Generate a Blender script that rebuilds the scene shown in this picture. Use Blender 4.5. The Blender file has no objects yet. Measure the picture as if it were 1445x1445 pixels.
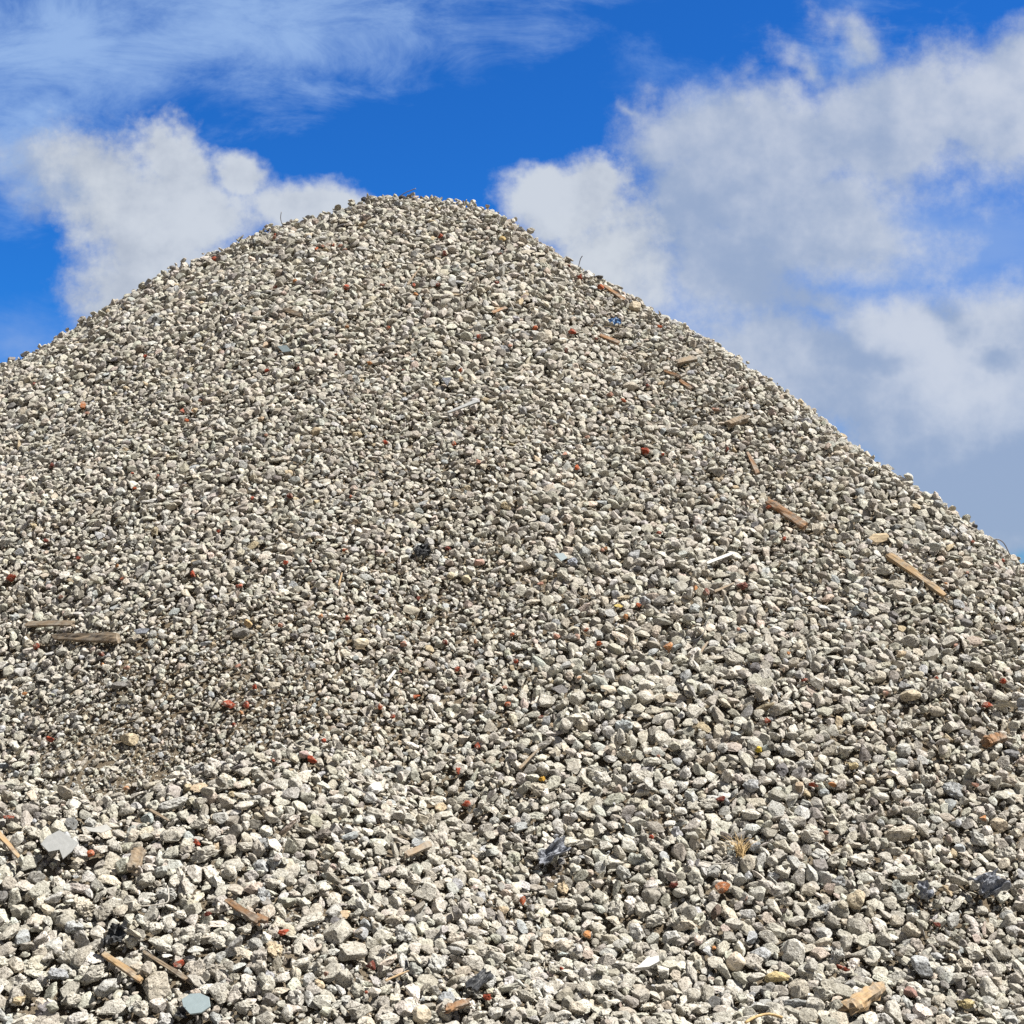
import bpy, math, time, random
import numpy as np
from mathutils import Vector, Matrix
T0 = time.time()
rng = np.random.default_rng(7)
random.seed(7)
C = bpy.context.scene.collection

# ------------------------------------------------------------------ noise
def _h(ix, iy, iz, seed):
    n = (ix * 374761393 + iy * 668265263 + iz * 2147483647 + seed * 1274126177) & 0xFFFFFFFF
    n = ((n ^ (n >> 13)) * 1274126177) & 0xFFFFFFFF
    n = ((n ^ (n >> 15)) * 2246822519) & 0xFFFFFFFF
    return ((n ^ (n >> 16)) & 0xFFFF) / 65535.0
def vnoise(x, y, z, seed=0):
    x, y, z = np.broadcast_arrays(np.asarray(x, float), np.asarray(y, float), np.asarray(z, float))
    fx, fy, fz = np.floor(x), np.floor(y), np.floor(z)
    ix, iy, iz = fx.astype(np.int64), fy.astype(np.int64), fz.astype(np.int64)
    tx, ty, tz = x - fx, y - fy, z - fz
    tx, ty, tz = [t * t * (3 - 2 * t) for t in (tx, ty, tz)]
    out = 0
    for a in (0, 1):
        for b in (0, 1):
            for c in (0, 1):
                w = (tx if a else 1 - tx) * (ty if b else 1 - ty) * (tz if c else 1 - tz)
                out = out + w * _h(ix + a, iy + b, iz + c, seed)
    return out * 2 - 1
def fbm(x, y, z=0.0, octs=3, seed=0):
    s, a, t = 0, 1.0, 0
    for k in range(octs):
        f = 2.03 ** k
        s = s + a * vnoise(np.asarray(x) * f + 11.3 * k, np.asarray(y) * f - 7.7 * k, np.asarray(z) * f + 3.1 * k, seed + k)
        t += a; a *= .5
    return s / t

# ------------------------------------------------------------------ camera (photo frame 1445 px)
W = 1445.0; FP = 1985.0; PITCH = math.radians(3.0); EYE = np.array([0, 0, 1.9])
cp, sp = math.cos(PITCH), math.sin(PITCH)
def ray(px, py):
    u, v = (px - W / 2) / FP, (W / 2 - py) / FP
    return np.array([u, cp - v * sp, sp + v * cp])          # not normalised
def at_depth(px, py, Y):
    d = ray(px, py); return EYE + d * (Y / d[1])
def project(P):
    P = np.asarray(P, float) - EYE
    d = P[..., 1] * cp + P[..., 2] * sp
    v = -P[..., 1] * sp + P[..., 2] * cp
    return W / 2 + P[..., 0] / d * FP, W / 2 - v / d * FP, d

# ------------------------------------------------------------------ the heap as a height field
SKY = [(-400, 640, 13.0), (-150, 570, 13.2), (0, 512, 13.3), (40, 500, 13.3), (80, 488, 13.3), (150, 443, 13.3), (200, 411, 13.3), (250, 386, 13.3), (300, 361, 13.3),
       (350, 341, 13.4), (400, 322, 13.4), (440, 309, 13.4), (480, 296, 13.4), (520, 284, 13.5), (545, 280, 13.5), (600, 282, 13.5), (640, 284, 13.4),
       (690, 297, 13.2), (730, 322, 12.9), (770, 349, 12.7), (820, 377, 12.4), (880, 411, 12.0), (930, 438, 11.7), (980, 471, 11.4), (1040, 508, 11.0),
       (1100, 551, 10.7), (1150, 587, 10.4), (1200, 625, 10.15), (1260, 663, 9.85), (1320, 708, 9.6), (1380, 762, 9.35), (1410, 782, 9.25), (1445, 802, 9.15),
       (1600, 900, 8.8), (1800, 1030, 8.4)]
MOUND = [(-500, 1136, 6.2), (-200, 1128, 6.3), (0, 1120, 6.45), (100, 1115, 6.5), (170, 1108, 6.55), (250, 1086, 6.65), (350, 1058, 6.8), (440, 1042, 7.0)]
X0, X1, Y0, Y1, CELL = -9.0, 9.0, 3.2, 20.0, 0.025
gx = np.arange(X0, X1 + 1e-6, CELL); gy = np.arange(Y0, Y1 + 1e-6, CELL)
GX, GY = np.meshgrid(gx, gy)
def ridge(pts, slope, step=.12):
    P = [at_depth(*p) for p in pts]; out = []
    for a, b in zip(P[:-1], P[1:]):
        n = max(1, int(np.linalg.norm(b - a) / step))
        out += [a + (b - a) * k / n for k in range(n)]
    out.append(P[-1]); H = np.full(GX.shape, -9.0)
    wob = .05 * fbm(GX * .55, GY * .35, 0, 2, 5)
    for p in out:
        H = np.maximum(H, p[2] - (slope + wob) * np.hypot(GX - p[0], GY - p[1]))
    return H
def smax(a, b, k):
    h = np.clip(.5 + .5 * (a - b) / k, 0, 1); return b * (1 - h) + a * h + k * h * (1 - h)
SKY = [(a, b + (0 if a < 400 else -6 * (1 - min(1, abs(a - 620) / 200)) if a < 790 else min(19, (a - 790) * .028)), c) for a, b, c in SKY]
Hm = ridge(SKY, .75)
Hf = ridge(MOUND, .56)
H = smax(Hm, Hf, .10)
ground0 = .02 + .05 * fbm(GX * .8, GY * .8, 0, 2, 9)
H = smax(H, ground0, .35)
# undulation, kept off the crest so the skyline keeps its line
near_crest = np.clip((Hm - H + .01) * -1, 0, 1) * 0
H = H + .085 * fbm(GX * .6, GY * .45, 0, 3, 21) + .035 * fbm(GX * 1.6 + GY * .2, GY * .3, 0, 2, 41) + .025 * fbm(GX * 2.2, GY * 1.8, 0, 2, 33) * 1.4
def hgt(x, y):
    fx = np.clip((np.asarray(x) - X0) / CELL, 0, len(gx) - 1.001); fy = np.clip((np.asarray(y) - Y0) / CELL, 0, len(gy) - 1.001)
    i, j = fx.astype(int), fy.astype(int); a, b = fx - i, fy - j
    return (H[j, i] * (1 - a) + H[j, i + 1] * a) * (1 - b) + (H[j + 1, i] * (1 - a) + H[j + 1, i + 1] * a) * b
def grad(x, y, e=.06):
    return (hgt(x + e, y) - hgt(x - e, y)) / (2 * e), (hgt(x, y + e) - hgt(x, y - e)) / (2 * e)
def normal(x, y):
    a, b = grad(x, y); n = np.stack([-a, -b, np.ones_like(a)], -1); return n / np.linalg.norm(n, axis=-1, keepdims=True)
def hit(px, py, lift=0.0):
    """the point of the heap (or LIFT metres above it) that the photo shows at a pixel"""
    d = ray(px, py); t = np.arange(3.6, 15, .01) / d[1]
    P = EYE[None] + d[None] * t[:, None]
    gap = P[:, 2] - hgt(P[:, 0], P[:, 1]) - lift * 1.2
    below = np.nonzero(gap < 0)[0]
    if len(below):
        k = below[0]
        if k == 0: return P[0]
        a = gap[k - 1] / (gap[k - 1] - gap[k]); return P[k - 1] * (1 - a) + P[k] * a
    k = int(np.argmin(gap)); q = P[k].copy(); q[2] -= gap[k]; return q

# ------------------------------------------------------------------ materials
def mat(name):
    m = bpy.data.materials.new(name); m.use_nodes = True; nt = m.node_tree
    return m, nt, nt.nodes, nt.links, nt.nodes['Principled BSDF']
def noise_node(N, L, vec, scale, detail=3, rough=.6):
    n = N.new('ShaderNodeTexNoise'); n.inputs['Scale'].default_value = scale; n.inputs['Detail'].default_value = detail; n.inputs['Roughness'].default_value = rough
    L.new(vec, n.inputs['Vector']); return n.outputs['Fac']
def maprange(N, L, v, a, b, c, d):
    n = N.new('ShaderNodeMapRange'); L.new(v, n.inputs['Value'])
    for k, x in zip(('From Min', 'From Max', 'To Min', 'To Max'), (a, b, c, d)): n.inputs[k].default_value = x
    return n.outputs['Result']
def mixc(N, L, fac, a, b, mode='MIX'):
    n = N.new('ShaderNodeMix'); n.data_type = 'RGBA'; n.blend_type = mode
    if isinstance(fac, (int, float)): n.inputs[0].default_value = fac
    else: L.new(fac, n.inputs[0])
    for s, v in ((6, a), (7, b)):
        if isinstance(v, tuple): n.inputs[s].default_value = (*v, 1)
        else: L.new(v, n.inputs[s])
    return n.outputs[2]
def rough_rock(name, pit=.8, dust=None, bumpd=.007, rough=.95, scale=1.0):
    """colour from the mesh's own 'tone' attribute, mottled, with small pits and a fine bump"""
    m, nt, N, L, B = mat(name)
    co = N.new('ShaderNodeNewGeometry').outputs['Position']
    at = N.new('ShaderNodeAttribute'); at.attribute_name = 'tone'
    n1 = noise_node(N, L, co, 55 * scale, 4, .65); n2 = noise_node(N, L, co, 130 * scale, 3, .6)
    c = mixc(N, L, 1.0, at.outputs['Color'], mixc(N, L, maprange(N, L, n1, .32, .66, 0, 1), (.66, .64, .60), (1.14, 1.14, 1.14)), 'MULTIPLY')
    c = mixc(N, L, maprange(N, L, n2, .55, .64, 0, pit), c, (.07, .06, .048))
    if dust: c = mixc(N, L, maprange(N, L, noise_node(N, L, co, 38, 3), .50, .68, 0, .85), c, dust)
    L.new(c, B.inputs['Base Color']); B.inputs['Roughness'].default_value = rough; B.inputs['Specular IOR Level'].default_value = .2
    b = N.new('ShaderNodeBump'); b.inputs['Strength'].default_value = .9; b.inputs['Distance'].default_value = bumpd
    L.new(noise_node(N, L, co, 120 * scale, 4, .7), b.inputs['Height']); L.new(b.outputs['Normal'], B.inputs['Normal'])
    return m
M_CON = rough_rock('crushed_concrete')
M_FINE = rough_rock('gravel_dust', pit=.35, bumpd=.003)
M_BRICK = rough_rock('fired_brick', pit=.25, dust=(.40, .33, .27))
M_SMOOTH = rough_rock('smooth_slab', pit=.12, bumpd=.0012)
def dust_mat():
    m, nt, N, L, B = mat('dusty_fines')
    co = N.new('ShaderNodeNewGeometry').outputs['Position']
    c = mixc(N, L, maprange(N, L, noise_node(N, L, co, 1.3, 3), .4, .6, 0, 1), (.165, .125, .082), (.225, .185, .135))
    c = mixc(N, L, maprange(N, L, noise_node(N, L, co, 70, 4, .7), .35, .68, 0, .6), c, (.29, .245, .18))
    L.new(c, B.inputs['Base Color']); B.inputs['Roughness'].default_value = 1; B.inputs['Specular IOR Level'].default_value = .1
    b = N.new('ShaderNodeBump'); b.inputs['Strength'].default_value = 1; b.inputs['Distance'].default_value = .03
    L.new(noise_node(N, L, co, 60, 5, .75), b.inputs['Height']); L.new(b.outputs['Normal'], B.inputs['Normal'])
    return m
M_DUST = dust_mat()
def wood_mat(name, a, b_, dark=(.06, .03, .012), rough=.8):
    m, nt, N, L, B = mat(name)
    tc = N.new('ShaderNodeTexCoord').outputs['Object']; mp = N.new('ShaderNodeMapping'); mp.inputs['Scale'].default_value = (7, 90, 90); L.new(tc, mp.inputs['Vector'])
    n = noise_node(N, L, mp.outputs['Vector'], 1.0, 4, .65)
    c = mixc(N, L, maprange(N, L, n, .35, .65, 0, 1), a, b_)
    c = mixc(N, L, maprange(N, L, noise_node(N, L, tc, 30, 3), .56, .7, 0, .8), c, dark)
    c = mixc(N, L, maprange(N, L, noise_node(N, L, tc, 22, 4, .7), .42, .66, .05, .65), c, (.27, .25, .21))
    L.new(c, B.inputs['Base Color']); B.inputs['Roughness'].default_value = rough
    b = N.new('ShaderNodeBump'); b.inputs['Strength'].default_value = .8; b.inputs['Distance'].default_value = .004
    L.new(n, b.inputs['Height']); L.new(b.outputs['Normal'], B.inputs['Normal']); return m
M_PALEWOOD = wood_mat('pale_sawn_wood', (.40, .27, .13), (.28, .17, .075), (.13, .065, .025))
M_GREYWOOD = wood_mat('weathered_wood', (.27, .20, .125), (.16, .11, .065))
M_DARKWOOD = wood_mat('dark_split_wood', (.26, .13, .05), (.12, .06, .025))
M_ORANGEWOOD = wood_mat('orange_split_wood', (.32, .155, .055), (.16, .075, .027))
def plain(name, col, rough=.6, spec=.4, bump=0.0, var=.25, bscale=60):
    m, nt, N, L, B = mat(name); co = N.new('ShaderNodeTexCoord').outputs['Object']
    lo = tuple(x * (1 - var) for x in col); hi = tuple(min(1, x * (1 + var)) for x in col)
    L.new(mixc(N, L, maprange(N, L, noise_node(N, L, co, 45, 4), .35, .65, 0, 1), lo, hi), B.inputs['Base Color'])
    B.inputs['Roughness'].default_value = rough; B.inputs['Specular IOR Level'].default_value = spec
    if bump:
        b = N.new('ShaderNodeBump'); b.inputs['Distance'].default_value = bump; L.new(noise_node(N, L, co, bscale, 3), b.inputs['Height']); L.new(b.outputs['Normal'], B.inputs['Normal'])
    return m
M_BLACK = plain('black_plastic', (.02, .021, .023), .6, .5, .003)
M_WIRE = plain('dull_steel_wire', (.16, .15, .15), .5)
M_PALEWIRE = plain('pale_wire', (.42, .39, .34), .5)
M_TILE = plain('pale_blue_glazed_tile', (.27, .33, .345), .45, .5, 0, .06)
M_GREYTILE = plain('light_grey_tile', (.27, .275, .27), .6, .4, .0008, .08)
M_WHITE = plain('off_white_plastic', (.40, .395, .37), .5, .4, 0, .1)
M_BLUE = plain('blue_plastic_film', (.09, .19, .36), .35, .5, .002)
M_STRAW = plain('dry_straw', (.42, .30, .15), .8, .2)
M_FIBRE = plain('slate_grey_fibre', (.20, .21, .235), .9, .15, .006, .45, 90)

# ------------------------------------------------------------------ rocks
import bmesh
def hull(n):
    k = np.arange(n); ph = np.arccos(1 - 2 * (k + .5) / n); th = math.pi * (1 + 5 ** .5) * k
    P = np.stack([np.cos(th) * np.sin(ph), np.sin(th) * np.sin(ph), np.cos(ph)], 1)
    bm = bmesh.new(); vs = [bm.verts.new(p) for p in P]; bm.verts.ensure_lookup_table(); bm.verts.index_update()
    bmesh.ops.convex_hull(bm, input=vs); bm.verts.index_update(); bm.verts.ensure_lookup_table()
    P2 = np.array([v.co[:] for v in bm.verts]); F = []
    for f in bm.faces:
        i = [v.index for v in f.verts]
        a, b, c = P2[i[0]], P2[i[1]], P2[i[2]]
        if np.dot(np.cross(b - a, c - a), a) < 0: i = i[::-1]
        F.append(i[:3])
        if len(i) == 4: F.append([i[0], i[2], i[3]])
    bm.free(); return P2, np.array(F, np.int32)
HULL = {n: hull(n) for n in (20, 44, 84, 170, 420, 900)}
KINDS = ['angular', 'angular', 'angular', 'lumpy', 'lumpy', 'flat', 'long', 'flat']
NPROTO = 48
def make_shape(P, kind, seed):
    r = np.random.default_rng(1000 + seed); P = P.copy()
    nc = {'angular': 11, 'lumpy': 6, 'flat': 9, 'long': 9, 'rounded': 5}[kind]
    for _ in range(nc):
        n = r.normal(size=3); n /= np.linalg.norm(n); d = r.uniform(.46, .76) if kind != 'rounded' else r.uniform(.7, .9)
        s = P @ n; P -= np.clip(s - d, 0, None)[:, None] * n * .99
    o = r.uniform(0, 50, 3); amp = {'angular': .12, 'lumpy': .42, 'flat': .18, 'long': .26, 'rounded': .13}[kind]
    R = np.linalg.norm(P, axis=1, keepdims=True); D = P / R
    f = 1 + amp * fbm(D[:, 0] * 1.7 + o[0], D[:, 1] * 1.7 + o[1], D[:, 2] * 1.7 + o[2], 2, 3)[:, None]
    f = f + amp * .42 * fbm(D[:, 0] * 5 + o[1], D[:, 1] * 5 + o[2], D[:, 2] * 5 + o[0], 2, 8)[:, None]
    if len(P) > 300:
        f = f + amp * .30 * fbm(D[:, 0] * 11 + o[2], D[:, 1] * 11 + o[0], D[:, 2] * 11 + o[1], 2, 12)[:, None]
    P = P * f
    ax = {'angular': (1.1, r.uniform(.75, 1), r.uniform(.6, .85)), 'lumpy': (1.05, r.uniform(.8, 1), r.uniform(.7, .9)), 'flat': (1.3, r.uniform(.8, 1.15), r.uniform(.32, .45)),
          'long': (1.6, r.uniform(.6, .8), r.uniform(.5, .65)), 'rounded': (1.08, r.uniform(.8, 1), r.uniform(.6, .85))}[kind]
    P = P * np.array(ax); P -= P.mean(0)
    return P / np.linalg.norm(P, axis=1).mean()
PROTO = {n: [make_shape(HULL[n][0], KINDS[k % 8], k) for k in range(NPROTO)] for n in HULL}
def rand_rots(n, nrm, tilt, r):
    """rotations whose third axis leans at random from the surface normal"""
    z = nrm + r.normal(size=(n, 3)) * tilt; z /= np.linalg.norm(z, axis=1, keepdims=True)
    a = r.normal(size=(n, 3)); a -= (a * z).sum(1, keepdims=True) * z; a /= np.linalg.norm(a, axis=1, keepdims=True)
    b = np.cross(z, a); return np.stack([a, b, z], 2)
def build_mesh(name, V, F, col=None, smooth=False):
    me = bpy.data.meshes.new(name); nv, nf = len(V), len(F)
    me.vertices.add(nv); me.vertices.foreach_set('co', np.ascontiguousarray(V, np.float32).ravel())
    me.loops.add(nf * 3); me.loops.foreach_set('vertex_index', np.ascontiguousarray(F, np.int32).ravel())
    me.polygons.add(nf); me.polygons.foreach_set('loop_start', np.arange(0, nf * 3, 3, dtype=np.int32))
    me.polygons.foreach_set('use_smooth', np.full(nf, smooth, bool))
    me.update(calc_edges=True)
    if col is not None:
        a = me.attributes.new('tone', 'FLOAT_COLOR', 'POINT'); c = np.ones((nv, 4), np.float32); c[:, :3] = col; a.data.foreach_set('color', c.ravel())
    return me
def link(name, me, m, kind=None, label=None, cat=None, group=None, loc=None, parent=None):
    o = bpy.data.objects.new(name, me); C.objects.link(o)
    if me is not None and m is not None: me.materials.append(m)
    if loc is not None: o.location = loc
    if kind: o['kind'] = kind
    if label: o['label'] = label
    if cat: o['category'] = cat
    if group: o['group'] = group
    if parent: o.parent = parent
    return o

# colours of the rubble: warm light grey concrete, some beige, blue-grey, darker and near-white bits
TONES = np.array([(.50, .475, .415), (.56, .535, .475), (.44, .415, .36), (.52, .47, .385), (.47, .47, .45), (.36, .33, .28), (.62, .60, .55), (.27, .25, .23), (.40, .42, .44), (.50, .41, .35), (.12, .115, .12), (.48, .38, .24)])
TONES = TONES * .78 * np.array([1.0, .995, .975]) + .082 * np.array([1.0, .995, .975])
TP = np.array([.27, .20, .17, .09, .09, .06, .05, .025, .02, .012, .006, .007]); TP /= TP.sum()
TNAME = ['light grey', 'pale grey', 'mid grey', 'beige', 'cool grey', 'brownish grey', 'whitish', 'dark grey', 'bluish grey', 'pinkish', 'near-black', 'tan']
def tones(n, r):
    k = r.choice(len(TONES), n, p=TP); return k, np.clip(TONES[k] * (1 + r.normal(size=(n, 1)) * .09) * (1 + r.normal(size=(n, 3)) * .015), .02, .8)

# ------------------------------------------------------------------ local size of the stones
def gauss_px(px, py, cx, cy, sx, sy, ang=0):
    a = math.radians(ang); dx, dy = px - cx, py - cy
    u, v = dx * math.cos(a) + dy * math.sin(a), -dx * math.sin(a) + dy * math.cos(a)
    return np.exp(-.5 * ((u / sx) ** 2 + (v / sy) ** 2))
def anchor(cx, cy, sx, sy, ang=0, w=1.0):
    """a patch of the slope, given where the photo shows it, as a gaussian in ground coordinates"""
    p = hit(cx, cy); q = hit(cx + sx, cy); s = hit(cx, cy + sy); t = hit(cx, cy - sy)
    return (p[0], p[1], max(.05, abs(q[0] - p[0])), max(.08, abs(s[1] - t[1]) / 2), w)
def patches(x, y, L):
    f = 0
    for cx, cy, sx, sy, w in L: f = f + w * np.exp(-.5 * (((x - cx) / sx) ** 2 + ((y - cy) / sy) ** 2))
    return f
FINE_ZONES = [anchor(200, 960, 190, 90), anchor(80, 800, 130, 60, 0, .6), anchor(140, 620, 120, 45, 0, .7), anchor(650, 880, 180, 60, 0, .5), anchor(330, 1060, 120, 40, 0, .8), anchor(600, 640, 200, 70, 0, .25)]
DIRT = [anchor(175, 1084, 62, 13, 0, 1.5), anchor(290, 1042, 55, 13, 0, 1.0), anchor(40, 1075, 60, 14, 0, .6), anchor(120, 985, 80, 9, 0, .45), anchor(60, 940, 70, 8, 0, .4), anchor(250, 1000, 60, 12, 0, .4), anchor(90, 600, 60, 10, 0, .5), anchor(230, 590, 40, 8, 0, .5), anchor(960, 1150, 50, 20, 0, .45), anchor(700, 690, 40, 10, 0, .35), anchor(390, 985, 30, 10, 0, .5), anchor(640, 960, 40, 10, 0, .3)]
def mean_r(x, y):
    f = np.clip(patches(x, y, FINE_ZONES), 0, 1)
    base = .0198 * (1 + .14 * fbm(x * .9, y * .9, 0, 2, 55) + .15 * fbm(x * 1.5 + y * .15, y * .35, 0, 2, 61)) + .0004 * np.clip((7.6 - y) / 1.5, 0, 1) + .0015 * np.clip((y - 11) / 2, 0, 1)
    return base * (1 - .36 * f)
def dirt(x, y):
    return np.clip(np.minimum(patches(x, y, DIRT), 1) * (.85 + .5 * fbm(x * 3, y * 3, 0, 2, 99)) + .35 * np.clip(fbm(x * 1.3, y * .5, 0, 2, 77) * 2.4 - .55, 0, 1), 0, 1)

# spacing field: distance to the nearest stone already lying there
OC = .01
ocx, ocy = int((X1 - X0) / OC), int((16 - Y0) / OC)
FREE = np.full((ocy, ocx), 9.0, np.float32)
K = .85
def stamp(x, y, r, ga, gb, reach=.09):
    w = int((r + reach) / OC) + 1; i, j = int((x - X0) / OC), int((y - Y0) / OC)
    i0, i1, j0, j1 = max(0, i - w), min(ocx, i + w + 1), max(0, j - w), min(ocy, j + w + 1)
    if i0 >= i1 or j0 >= j1: return
    dx = (np.arange(i0, i1) + .5) * OC + X0 - x; dy = (np.arange(j0, j1) + .5) * OC + Y0 - y
    DX, DY = dx[None, :], dy[:, None]
    d = np.sqrt(DX * DX + DY * DY + (ga * DX + gb * DY) ** 2) - K * r
    v = FREE[j0:j1, i0:i1]; np.minimum(v, d, out=v)

# ------------------------------------------------------------------ things lying on the heap, one object each
LAND = []                 # (px, py, name) of distinctive things: others are told by where they lie from these
def unit(v): return v / np.linalg.norm(v)
def frame_at(px, py, lift, ang=0.0, face=0.0):
    """origin on the slope and axes: X along the photo's direction ANG (degrees, anticlockwise), Z from the surface normal leaning by FACE towards the viewer"""
    P = hit(px, py, lift); a = math.radians(ang)
    A, B = hit(px - 6 * math.cos(a), py + 6 * math.sin(a), lift), hit(px + 6 * math.cos(a), py - 6 * math.sin(a), lift)
    n = normal(P[0], P[1])
    if np.linalg.norm(B - A) > .25: A, B = np.array([-1., 0, 0]), np.array([1., 0, 0])
    X = unit(B - A); Z = unit(n + face * unit(EYE - P)); Z = unit(Z - X * np.dot(Z, X)); Y = np.cross(Z, X)
    return P, np.stack([X, Y, Z], 1)
def setmat(o, P, R):
    M = Matrix([[R[0][0], R[0][1], R[0][2], P[0]], [R[1][0], R[1][1], R[1][2], P[1]], [R[2][0], R[2][1], R[2][2], P[2]], [0, 0, 0, 1]]); o.matrix_world = M
def stamp_at(P, r):
    a, b = grad(P[0], P[1]); stamp(P[0], P[1], r, float(a), float(b))
def px2m(P): return float(project(P)[2]) / FP
SEED = [0]
def stone(name, px, py, w, h, kind, tone, m, ang=0, n=420, lift=.022, face=.25):
    P, R = frame_at(px, py, lift, ang, face if kind != 'flat' else .7); s = px2m(P); SEED[0] += 1
    V = make_shape(HULL[n][0], kind, 500 + SEED[0]); V = V - (V.max(0) + V.min(0)) / 2; e = V.max(0) - V.min(0)
    w, h = w * s * .86, h * s * .86
    dims = np.array([w, h * 1.0, h * .95]) if kind != 'flat' else np.array([w, h * 1.12, min(w, h) * .38])
    j = rng.normal(size=3) * (.12 if kind == 'flat' else .18)
    V = V / e * dims; Rj = np.array(Matrix.Rotation(j[0], 3, 'X') @ Matrix.Rotation(j[1], 3, 'Y') @ Matrix.Rotation(j[2] * .5, 3, 'Z'))
    V = V @ Rj.T
    o = link(name, build_mesh(name, V, HULL[n][1], np.clip(np.array(tone), 0, .9)), m); setmat(o, P, R)
    if w > 1.6 * h:
        for k in (-.3, 0, .3): stamp_at(P + R[:, 0] * w * k, min(w, h) * .5)
    else: stamp_at(P, .25 * (w + h))
    return o
def tagit(o, label, cat, group=None):
    o['label'] = label; o['category'] = cat
    if group: o['group'] = group
def strip(name, px0, py0, px1, py1, wpx, m, thick=.5, lift=.045, ragged=.12, label=None, cat='wood', taper=(1, 1), roll=0.0, group=None, bow=0.0):
    """a splintered bar of wood (or other strip) between two points of the slope"""
    A, B = hit(px0, py0, lift), hit(px1, py1, lift); mid = (A + B) / 2; s = px2m(mid); L_ = np.linalg.norm(B - A)
    X = unit(B - A); n = normal(mid[0], mid[1]); Z = unit(unit(n + .35 * unit(EYE - mid)) ); Z = unit(Z - X * np.dot(Z, X)); Y = np.cross(Z, X)
    R0 = np.stack([X, Y, Z], 1); R = R0 @ np.array(Matrix.Rotation(roll, 3, 'X'))
    w = wpx * s; t = w * thick; ns = 18; ring = 12; V = []; SEED[0] += 1; sd = SEED[0]
    for i in range(ns + 1):
        u = i / ns; x = (u - .5) * L_; k = taper[0] * (1 - u) + taper[1] * u
        endf = min(1, min(u, 1 - u) * 9 + .45)
        for j in range(ring):
            a = 2 * math.pi * (j + .5) / ring; c, q = math.cos(a), math.sin(a); sq = 1 / max(abs(c), abs(q)) ** .82
            f = 1 + ragged * float(vnoise(u * 5 + sd * 3.1, c * 2, q * 2, sd)) + ragged * .8 * float(vnoise(u * 17, c * 4 + sd, q * 4, sd))
            xx = x + (ragged * w * 2.0 * float(vnoise(c * 2.5 + sd, q * 2.5, 0, sd + 4)) if i in (0, ns) else 0)
            V.append((xx, c * sq * w * .5 * k * f * (.75 + .25 * endf), q * sq * t * .5 * k * f + bow * L_ * (.25 - (u - .5) ** 2)))
    F = []
    for i in range(ns):
        for j in range(ring):
            a, b = i * ring + j, i * ring + (j + 1) % ring; c, d = a + ring, b + ring; F += [(a, c, b), (b, c, d)]
    for e in (0, ns):
        V.append(((e / ns - .5) * L_, 0, 0)); k = len(V) - 1
        for j in range(ring):
            a, b = e * ring + j, e * ring + (j + 1) % ring; F.append((k, a, b) if e == 0 else (k, b, a))
    o = link(name, build_mesh(name, np.array(V), np.array(F)), m); setmat(o, mid, R)
    for k in np.linspace(-.45, .45, max(2, int(L_ / max(w, .03)))): stamp_at(mid + X * L_ * k, w * .42)
    if label: tagit(o, label, cat, group)
    return o
def slab(name, poly, m, thick, label, cat, lift=.05, face=.6, group=None):
    """a flat sherd with the photo's outline, at its real size and thickness"""
    pts = np.array(poly, float); c = pts.mean(0); P, R = frame_at(c[0], c[1], lift, 0, face); n = R[:, 2]; loc = []
    for q in pts:
        d = ray(*q); t = np.dot(P - EYE, n) / np.dot(d, n); w = EYE + d * t - P; loc.append((np.dot(w, R[:, 0]), np.dot(w, R[:, 1])))
    loc = np.array(loc); ctr = loc.mean(0); V = []; k = len(loc)
    for z, f in ((-thick, .93), (-thick * .12, 1.0), (0, .97)): V += [(ctr[0] + (a - ctr[0]) * f, ctr[1] + (b - ctr[1]) * f, z) for a, b in loc]
    V += [(ctr[0], ctr[1], -thick), (ctr[0], ctr[1], 0)]; F = []
    area = sum(loc[i][0] * loc[(i + 1) % k][1] - loc[(i + 1) % k][0] * loc[i][1] for i in range(k)); flip = area < 0
    for l in (0, 1):
        for i in range(k):
            a, b = l * k + i, l * k + (i + 1) % k; F += [(a, b, b + k), (a, b + k, a + k)]
    for i in range(k): F += [(3 * k, (i + 1) % k, i), (3 * k + 1, 2 * k + i, 2 * k + (i + 1) % k)]
    F = np.array(F); F = F[:, ::-1] if flip else F
    tone = (.5, .5, .49)
    o = link(name, build_mesh(name, np.array(V), F, tone), m); setmat(o, P, R); tagit(o, label, cat, group)
    stamp_at(P, .35 * np.ptp(loc[:, 0])); stamp_at(P + R[:, 0] * np.ptp(loc[:, 0]) * .28, .2 * np.ptp(loc[:, 0])); stamp_at(P - R[:, 0] * np.ptp(loc[:, 0]) * .28, .2 * np.ptp(loc[:, 0]))
    return o
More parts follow.
